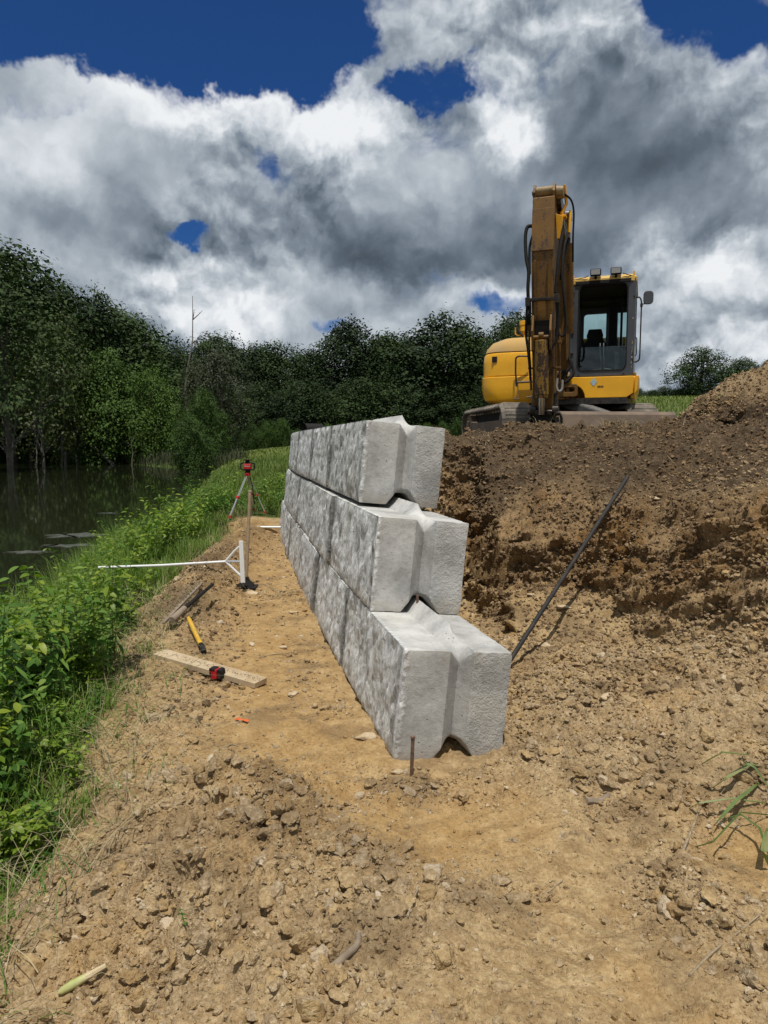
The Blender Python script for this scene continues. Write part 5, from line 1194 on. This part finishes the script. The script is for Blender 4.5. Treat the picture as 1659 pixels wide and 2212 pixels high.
for k, (xd, yd, r_, lab) in enumerate(STN):
    p_ = onz(xd, yd, .05); p_ = onz(xd, yd, g1(p_.x, p_.y)); p_ = onz(xd, yd, g1(p_.x, p_.y)); V = shapes3[k % 7]*np.array([1.15, .95, .60])*r_*.85
    a = random.uniform(0, 6.28); V = V@np.array([[math.cos(a), math.sin(a), 0], [-math.sin(a), math.cos(a), 0], [0, 0, 1]])
    o = mesh_np('stone', V, F3, M['grey_stone'] if 'grey round' in lab else (M_CLOD if 'cl' in lab.split()[2:4] or 'clod' in lab or 'lump' in lab else M['pale_stone']), None, True)
    o.location = (p_.x, p_.y, g1(p_.x, p_.y)+r_*.10); tag(o, lab, 'stone')
# roots and sticks
simple('root_bark', (.20, .15, .09), .8, var=(.33, .26, .17), vs=30); simple('old_wood', (.17, .13, .09), .85, var=(.27, .21, .15), vs=14, bumps=(30, .6, .006))
def lay(pts, r, name, lab, m='root_bark', lift=.006, cat='root', n=6):
    P_ = []
    for (xd, yd) in pts:
        q = onz(xd, yd, .05)
        for _ in range(4): q = onz(xd, yd, g1(q.x, q.y))
        P_.append(Vector((q.x, q.y, g1(q.x, q.y)+lift)))
    rr_ = [r*(1-.6*i/(len(P_)*5)) for i in range((len(P_)-1)*5+1)]
    return tag(MB().curve(P_, rr_, n).build(name, M[m], None, True), lab, cat)

LAYS = [([(265,1416),(290,1415),(315,1420),(330,1412),(345,1413)], .008, 'brown stick reaching from the weeds to the plank end'),
        ([(700,1832),(735,1840),(765,1825),(800,1800)], .006, 'forked twig across the middle of the foreground clods'), ([(1375,1690),(1400,1700),(1440,1700),(1480,1692)], .006, 'pale root lying across the lower right clods'),
        ([(1160,1945),(1190,1925),(1215,1905)], .004, 'thin straight twig low at the right of the foreground'), ([(1490,2110),(1540,2060),(1590,2020),(1640,1980)], .005, 'long thin twig near the lower right corner'),
        ([(560,1422),(590,1415),(625,1412)], .004, 'thin twig on the path right of the yellow handle'), ([(300,1650),(320,1625),(332,1612)], .005, 'short curved twig on the bare soil under the plank'),
        ([(880,1990),(890,1955),(915,1900)], .005, 'bent twig standing from the clods beside the old root'), ([(285,1370),(340,1335),(370,1325)], .004, 'thin dry stem pointing at the rake socket'),
        ([(1475,1840),(1500,1780),(1512,1745)], .007, 'bare stick at the edge of the smooth patch at right'), ([(480,1620),(500,1610),(515,1615)], .004, 'small forked root chip above the foreground heap')]
for pts, r_, lab in LAYS: lay(pts, r_, 'root', lab)
lay([(1265,1730),(1310,1690),(1370,1640)], .020, 'log', 'half buried rotten branch lying on the slope at right', 'old_wood', .0, 'branch', 9)
lay([(700,2110),(735,2080),(770,2040),(775,2020)], .016, 'log', 'stubby old root poking out of the foreground clods', 'old_wood', .004, 'branch', 9)
lay([(425,1140),(428,1160),(440,1180),(452,1192)], .018, 'log', 'curved grey branch on the bank behind the long handled rake', 'old_wood', .02, 'branch', 8)
# hair roots hanging from the cut bank
rt = MB(); rs = random.Random(12)
for k in range(110):
    if k < 60: x_ = rs.uniform(.45, 1.3); y_ = rs.uniform(7.2, 8.6)
    else: x_ = rs.uniform(1.2, 3.9); y_ = rs.uniform(5.4, 8.6)
    z_ = g1(x_, y_); pts = [Vector((x_, y_, z_))]; d = Vector((rs.uniform(-.5, .5), -1, rs.uniform(-.9, .3))).normalized(); l = rs.uniform(.05, .22)
    for j in range(4):
        q = pts[-1]+d*l/3; q.z = max(q.z, g1(q.x, q.y)+.005); pts.append(q); d = (d+Vector((rs.uniform(-.7, .7), 0, rs.uniform(-.6, .4)))).normalized()
    rt.tube(pts, [.0035, .003, .002, .0015, .001], 4, False)
tag(rt.build('hair_roots', M['root_bark'], None, True), 'tangle of fine roots sticking out of the cut bank', 'roots', kind='stuff')

# ------------------------------------------------------------------ tools
simple('lumber', (.38, .28, .17), .8, var=(.48, .38, .25), vs=6, bumps=(60, .3, .002)); simple('ash_handle', (.26, .185, .11), .6, var=(.34, .25, .16), vs=20)
simple('white_metal', (.74, .74, .72), .35, .2); simple('aluminium', (.60, .60, .60), .3, .8); simple('yellow_handle', (.68, .40, .02), .35, var=(.55, .32, .03), vs=30); simple('red_plastic', (.42, .012, .018), .35); simple('rust', (.10, .055, .035), .8, var=(.17, .10, .07), vs=60, bumps=(150, .6, .002)); simple('orange_tape', (.55, .11, .02), .7); simple('black_pipe', (.008, .008, .008), .75, var=(.03, .025, .02), vs=9)
def fix(xd, yd, z): return onz(xd, yd, z)
# lumber plank
a = Vector((-1.70, 5.26, 0)); b_ = Vector((-.86, 4.82, 0)); d = (b_-a).normalized(); za = g1(a.x, a.y)+.030; zb_ = g1(b_.x, b_.y)+.030; lift_ = max(0, g1(-1.28, 5.05)+.03-(za+zb_)/2); za += lift_; zb_ += lift_
pl = MB().beam((a.x, a.y, za), (b_.x, b_.y, zb_), .14, .04).build('lumber_plank', M['lumber'], None, bevel=.003); tag(pl, 'short length of dirty two by six lumber lying beside the path', 'lumber')
x, y, r = np.random.uniform(0, 1, 260), np.random.normal(0, .4, 260), np.random.uniform(.0015, .006, 260)
k = np.abs(y) < .95; x, y, r = x[k]**.7, y[k], r[k]; nrm = Vector((-d.y, d.x, 0))
px = a.x+(b_.x-a.x)*x+nrm.x*y*.06; py_ = a.y+(b_.y-a.y)*x+nrm.y*y*.06
tag(merged('soil_on_plank', shapes1, F1, px, py_, r, M_CLOD, zoff=za+(zb_-za)*x+.020+r*.4), 'crumbs of soil spilled on the lumber plank', 'clods', kind='stuff')
# tape measure
tp = fix(470, 1462, .05); tz = g1(tp.x, tp.y); tm = empty('tape_measure', (tp.x, tp.y-.015, tz+.004), R(-14)); tag(tm, 'small red and black tape measure in front of the plank', 'tape measure')
MB().prism([(x, z) for x, z in rrect(-.045, 0, .012, .072, [.01, .022, .022, .01])], 'y', -.032, .032).build('case', M['red_plastic'], tm, bevel=.004)
MB().prism([(x, z) for x, z in rrect(.013, 0, .05, .072, [.01, .022, .01, .01])], 'y', -.034, .034).box((-.046, -.034, .055), (.0, .034, .076)).build('grip', BLK, tm, bevel=.005)
MB().box((.02, -.0365, .01), (.042, -.0345, .05)).box((-.04, -.0345, .012), (-.028, -.0325, .05)).build('side_label', DSTEEL, tm)
# yellow handled tool
p0 = fix(407, 1331, .16); p1 = fix(441, 1404, .06); p1.z = g1(p1.x, p1.y)+.02; p0.z = g1(p0.x, p0.y)+.075
yh = empty('sledgehammer', p0); yh.location = p0; tag(yh, 'yellow fibreglass tool handle with black rubber grip lying against the rake', 'hammer handle')
dd = p1-p0; MB().tube([(0,0,0), dd*.1, dd*.82], [.017, .020, .020], 12).build('handle', M['yellow_handle'], yh, True); MB().tube([dd*.80, dd*.83, dd*.97, dd], [.022, .025, .024, .018], 12).build('grip', BLK, yh, True)
# rake head with teeth, dirty
q0 = fix(352, 1362, .1); q1 = fix(437, 1292, .1); q0.z = g1(q0.x, q0.y)+.05; q1.z = g1(q1.x, q1.y)+.08; rk = empty('garden_rake', q0); tag(rk, 'muddy steel garden rake head with its teeth up beside the yellow handle', 'rake')
dd = q1-q0; MUD = paint('muddy_steel', (.17, .13, .095), (.25, .20, .15), .8, 0, (.30, .22, .14), .7)
perp = Vector((-dd.y, dd.x, 0)).normalized()
MB().beam(Vector((0,0,.02)), dd+Vector((0,0,.0)), .03, .018).build('head_bar', MUD, rk, bevel=.003)
for k in range(13):
    c_ = dd*((k+1)/14)+Vector((0,0,.02)); MB().tube([c_, c_+perp*.035+Vector((0,0,.03)), c_+perp*.06+Vector((0,0,.065))], [.006, .005, .002], 5).build('tooth', MUD, rk, True)
s0 = fix(368, 1356, .1)-q0; s1 = fix(460, 1300, .1)-q0; s0.z = .02; s1.z = .03+dd.z*.9
MB().tube([s0-perp*.01, s0.lerp(s1, .3)], [.034, .028], 14).build('socket', MUD, rk, True); MB().tube([s0.lerp(s1, .3), s0.lerp(s1, .62), s1], [.022, .019, .017], 10).build('handle', BLK, rk, True)
# long handled landscape rake standing on its head
h0 = aty(521, 1168, 7.9); h1 = aty(525, 1259, 7.85); c0 = aty(487, 1213, 7.9); e0 = aty(213, 1226, 7.9)
lr = empty('landscape_rake', h1); tag(lr, 'white long handled landscape rake on its side with the handle over the grass', 'rake')
L_ = lambda v: v-h1
MB().beam(L_(h0), L_(h1), .048, .04, (0,1,0)).build('head_bar', M['white_metal'], lr, bevel=.004)
mid = h0.lerp(h1, .5)
for e in (h0.lerp(h1, .1), h0.lerp(h1, .88)):
    kx = c0.lerp(e, .55)+Vector((0,0,0.01 if e.z > mid.z else -.0)); MB().tube([L_(c0), L_(kx), L_(e)], .0145, 8).build('brace', M['white_metal'], lr, True)
MB().tube([L_(mid), L_(c0)], .014, 10).build('ferrule', M['aluminium'], lr, True); MB().tube([L_(c0+Vector((.02, 0, 0))), L_(c0.lerp(e0, .5)+Vector((0,0,-.01))), L_(e0)], .0155, 10).build('handle', M['white_metal'], lr, True)
# grey saw or level with a yellow edge
a0 = aty(422, 1218, 9.6); a1 = aty(487, 1206, 9.7); mb = MB().beam(a0, a1, .03, .07, (0,0,1)); sw = empty('spirit_level', a0); 
o = MB().beam((0,0,0), a1-a0, .03, .055).build('body', M['grey_stone'], sw, bevel=.003); MB().beam((0,0,.031), a1-a0+Vector((0,0,.031)), .032, .010).build('edge', M['yellow_handle'], sw); tag(sw, 'grey bar with a yellow upper edge lying in the grass behind the rake', 'level')
# hand tamper
tb_ = fix(531, 1268, g1(-1.66, 8.3)+.0); tz = g1(tb_.x, tb_.y); top = aty(540, 1059, tb_.y+.12); hb = Vector((tb_.x, tb_.y, tz)); tt_ = empty('hand_tamper', hb); tag(tt_, 'hand tamper with black iron foot and upright wooden handle on the path', 'tamper')
MB().box((-.13, -.11, .0), (.13, .11, .02)).loft([[(x, y, .02) for x, y in rrect(-.10, -.06, .10, .06, .01)], [(x, y, .09) for x, y in rrect(-.045, -.03, .045, .03, .01)], [(x, y, .13) for x, y in rrect(-.03, -.028, .03, .028, .01)]]).build('iron_foot', BLK, tt_, bevel=.004)
tv = top-hb; MB().tube([tv*.08, tv*.5, tv*.985], [.021, .019, .019], 12).build('handle', M['ash_handle'], tt_, True); MB().tube([tv*.985, tv], [.022, .022], 12).build('end_cap', M['pale_stone'], tt_, True)
# laser level on its tripod
Lc = aty(535, 1016, 14.0); g_ = g1(Lc.x, 14.0); lz = empty('laser_level', (Lc.x, 14.0, Lc.z)); tag(lz, 'red and black rotary laser level standing on a tripod', 'laser level')
MB().box((-.085, -.07, .0), (.085, .07, .022)).box((-.05, -.05, .13), (.05, .05, .16)).cyl((0,0,.16), (0,0,.195), .04, n=16).cyl((0,0,.195), (0,0,.215), .085, n=20).cyl((0,0,-.05), (0,0,0), .05, n=14).build('base', BLK, lz, bevel=.006)
rb_ = MB().box((-.075, -.075, .022), (.075, .065, .13)).build('body', M['red_plastic'], lz, bevel=.015, seg=3)
for s_ in (-1, 1): MB().curve([(s_*.075, 0, .14), (s_*.125, 0, .135), (s_*.135, 0, .10), (s_*.135, 0, .05), (s_*.12, 0, .012), (s_*.08, 0, .008)], .014).build('handle', BLK, lz, True)
def text(s_, size, m, parent, loc, rot, shear=.25):
    c = bpy.data.curves.new('lettering', 'FONT'); c.body = s_; c.size = size; c.align_x = 'CENTER'; c.align_y = 'CENTER'; c.shear = shear; c.extrude = .0008
    o = bpy.data.objects.new('lettering', c); col.objects.link(o); bpy.context.view_layer.update()
    me = bpy.data.meshes.new_from_object(o.evaluated_get(bpy.context.evaluated_depsgraph_get())); bpy.data.objects.remove(o)
    q = bpy.data.objects.new('lettering', me); col.objects.link(q); me.materials.clear(); me.materials.append(m); q.parent = parent; q.location = loc; q.rotation_euler = rot; return q
text('Milwaukee', .029, M['white_metal'], rb_, (0, -.0765, .085), (R(90), 0, 0))
tr_ = empty('tripod', (Lc.x, 14.0, Lc.z-.05)); tag(tr_, 'silver and red surveying tripod with its feet in the bank grass', 'tripod')
MB().cyl((0,0,-.03), (0,0,.0), .06, n=14).box((-.05, -.05, -.06), (.05, .05, -.03)).build('head', M['red_plastic'], tr_, bevel=.005)
for (dx, dy) in ((-.33, -.45), (.36, .1), (.05, .42)):
    ft = Vector((dx, dy, g1(Lc.x+dx, 14+dy)-(Lc.z-.05)-.02)); md = ft*.48; s_ = Vector((ft.y, -ft.x, 0)).normalized()*.016
    lg = MB().tube([s_, md+s_], .009, 6).tube([-s_, md-s_], .009, 6).beam(md, ft*.86, .038, .02).build('leg', M['aluminium'], tr_, bevel=.002)
    MB().beam(md*.97, md*1.06, .07, .04).beam(ft*.84, ft*.89, .045, .03).build('clamp', M['red_plastic'], lg, bevel=.003); MB().tube([ft*.88, ft], [.008, .004], 6).build('spike', M['aluminium'], lg, True)
MB().curve([(.03, 0, -.05), (.09, -.02, -.25), (.11, 0, -.5), (.12, .02, -.62)], .010).build('carry_strap', BLK, tr_, True)
# white grade pipe across the end of the trench
w0 = fix(553, 1113, .23); w1 = Vector((float(wall_x(13.2))+.02, 13.1, 0)); w0 = Vector((w1.x-.62, 13.12, 0)); zz_ = max(g1(w0.x, w0.y), g1(w1.x, w1.y), g1((w0.x+w1.x)/2, w0.y), *[g1(w0.x+.62*k/9, 13.05) for k in range(10)])+.015
tag(MB().tube([(w0.x, w0.y, zz_), (w1.x, w1.y, zz_)], .022, 12).build('white_pipe', M['white_metal'], None, True), 'short white pipe laid across the far end of the trench', 'pipe')
# rusty pins
p_ = fix(888, 1674, .01); zt_ = aty(892, 1594, p_.y); rp = MB().tube([(p_.x, p_.y, g1(p_.x, p_.y)-.05), (zt_.x, p_.y, zt_.z)], .0095, 10).tube([(zt_.x, p_.y, zt_.z), (zt_.x, p_.y, zt_.z+.008)], [.0125, .0125], 10)
tag(rp.build('steel_pin', M['rust'], None, True), 'rusty steel pin driven into the ground before the nearest block', 'steel pin')
q = aty(903, 1312, 4.62); tag(MB().tube([(q.x, q.y, .60), (q.x-.005, q.y, .70)], .009, 8).build('rebar_stub', M['rust'], None, True), 'rusty rebar stub in the gap under the nearest middle block', 'rebar')
q = aty(930, 1632, 3.66)
# black pipe leaning on the cut bank
f0 = aty(1076, 1393, 4.95); f0.z = g1(f0.x, f0.y)+.01; tipY = 5.4
while tipY < 7.4:
    q = aty(1356, 1030, tipY+.05); m_ = f0.lerp(q, .5); m2_ = f0.lerp(q, .75)
    if q.z < g1(q.x, q.y)+.13 or m_.z < g1(m_.x, m_.y)+.05 or m2_.z < g1(m2_.x, m2_.y)+.05: break
    tipY += .05
f1 = aty(1356, 1030, tipY)
bp = MB().tube([f0, f0.lerp(f1, .5)+Vector((0, .02, -.015)), f1], .0175, 12); tag(bp.build('black_pipe', M['black_pipe'], None, True), 'long black pipe leaning against the cut bank beside the wall', 'pipe')
# black corrugated roll resting on the wall
cr = MB(); c_ = aty(676, 924, 10.2); n_ = 22; P_ = [Vector((-.14+.28*k/n_, 0, 0)) for k in range(n_+1)]
cr.tube(P_, [.085+.006*(k % 2) for k in range(n_+1)], 20, False).tube([Vector((-.139, 0, 0)), Vector((.139, 0, 0))], [.068, .068], 20, False); o = cr.build('drain_pipe', BLK, None, True); o.location = (c_.x, c_.y, c_.z-.03); o.rotation_euler = (0, 0, R(35)); tag(o, 'short black corrugated drain pipe lying on top of the far wall', 'drain pipe')
sp = MB().box((-.09, -.12, -.42), (.09, .12, -.07))
# orange marks
for k, (xd, yd, s_) in enumerate([(523, 1559, .055), (571, 1118, .03)]):
    q = fix(xd, yd, .05)
    for _ in range(3): q = fix(xd, yd, g1(q.x, q.y))
    rs = random.Random(k+3); pts = [Vector((q.x+(i-2)*s_*.42, q.y-(i-2)*s_*.30+rs.uniform(-.01, .01), g1(q.x+(i-2)*s_*.42, q.y-(i-2)*s_*.3)+.008+rs.uniform(0, .012))) for i in range(5)]
    mb = MB(); V_ = []
    for p_ in pts: V_ += [p_+Vector((-.006, -.010, 0)), p_+Vector((.006, .010, .003))]
    mb.add(V_, [(2*i, 2*i+1, 2*i+3, 2*i+2) for i in range(4)]); o = mb.build('flagging_tape', M['orange_tape'])
    sm = o.modifiers.new('solid', 'SOLIDIFY'); sm.thickness = .0015
    tag(o, ['torn strip of orange flagging tape on the path', 'scrap of orange tape below the white pipe at the trench end'][k], 'tape')
# uprooted reed stems, right foreground, and the pale stalk base at lower left
reed = leaf_mat('reed_leaves', (.07, .12, .03), (.13, .19, .06), (.30, .30, .14), .2, .5, 6)
def reed_leaf(pts, w_, lab, m=reed, h=.07, nm='reed_leaf'):
    P_ = []
    for i, (xd, yd) in enumerate(pts):
        q = onz(xd, yd, .05)
        for _ in range(3): q = onz(xd, yd, g1(q.x, q.y)+h*math.sin(math.pi*i/(len(pts)-1)))
        P_.append(q+Vector((0,0,.022)))
    V_ = []; F_ = []; n_ = 4*(len(P_)-1); C_ = []
    for i in range(n_+1):
        f = i/4; k = min(int(f), len(P_)-2); C_.append(P_[k].lerp(P_[k+1], f-k))
    for i, c in enumerate(C_):
        d_ = (C_[min(i+1, n_)]-C_[max(i-1, 0)]).normalized(); s_ = d_.cross(Vector((0,0,1))).normalized()*w_*math.sin(math.pi*min(1, .08+.92*i/n_))**.6/2
        V_ += [c-s_+Vector((0,0,.002)), c-Vector((0,0,.003)), c+s_+Vector((0,0,.002))]
    for i in range(n_): F_ += [(3*i, 3*i+3, 3*i+4, 3*i+1), (3*i+1, 3*i+4, 3*i+5, 3*i+2)]
    return V_, F_
rd = empty('uprooted_reed', (0,0,0)); tag(rd, 'uprooted green reed with long leaves lying on the soil at the right edge', 'reed')
for pts, w_ in [([(1659,1668),(1620,1660),(1570,1690),(1525,1720)], .022), ([(1659,1745),(1580,1735),(1510,1745),(1480,1760)], .014), ([(1640,1700),(1590,1740),(1545,1790)], .020), ([(1659,1860),(1640,1800),(1600,1770),(1560,1780)], .012),
                ([(1620,1640),(1560,1635),(1515,1660)], .018), ([(1659,1710),(1630,1668),(1605,1655)], .018), ([(1659,1880),(1650,1850),(1655,1800)], .026), ([(1659,1770),(1600,1765),(1540,1830),(1500,1840)], .008)]:
    V_, F_ = reed_leaf(pts, w_, ''); mb = MB().add(V_, F_); mb.build('leaf', reed, rd, True)
q0 = onz(125, 2142, .02); q1 = onz(230, 2095, .02)
for _ in range(5): q0 = onz(125, 2142, g1(q0.x, q0.y)+.02); q1 = onz(230, 2095, g1(q1.x, q1.y)+.02)
q0.z = g1(q0.x, q0.y)+.016; q1.z = g1(q1.x, q1.y)+.018; dd = q1-q0
stb = empty('reed_stalk', q0); tag(stb, 'pale green broken stalk base lying on the clods at lower left', 'stalk')
simple('stalk_green', (.34, .38, .12), .5, var=(.52, .46, .24), vs=14); simple('stalk_dry', (.42, .32, .18), .7, var=(.52, .42, .26), vs=25)
MB().tube([(0,0,0), dd*.08, dd*.3, dd*.6], [.004, .011, .014, .011], 10).build('stalk_base', M['stalk_green'], stb, True); MB().tube([dd*.58, dd*.8, dd], [.0115, .010, .008], 8).build('dry_sheath', M['stalk_dry'], stb, True)
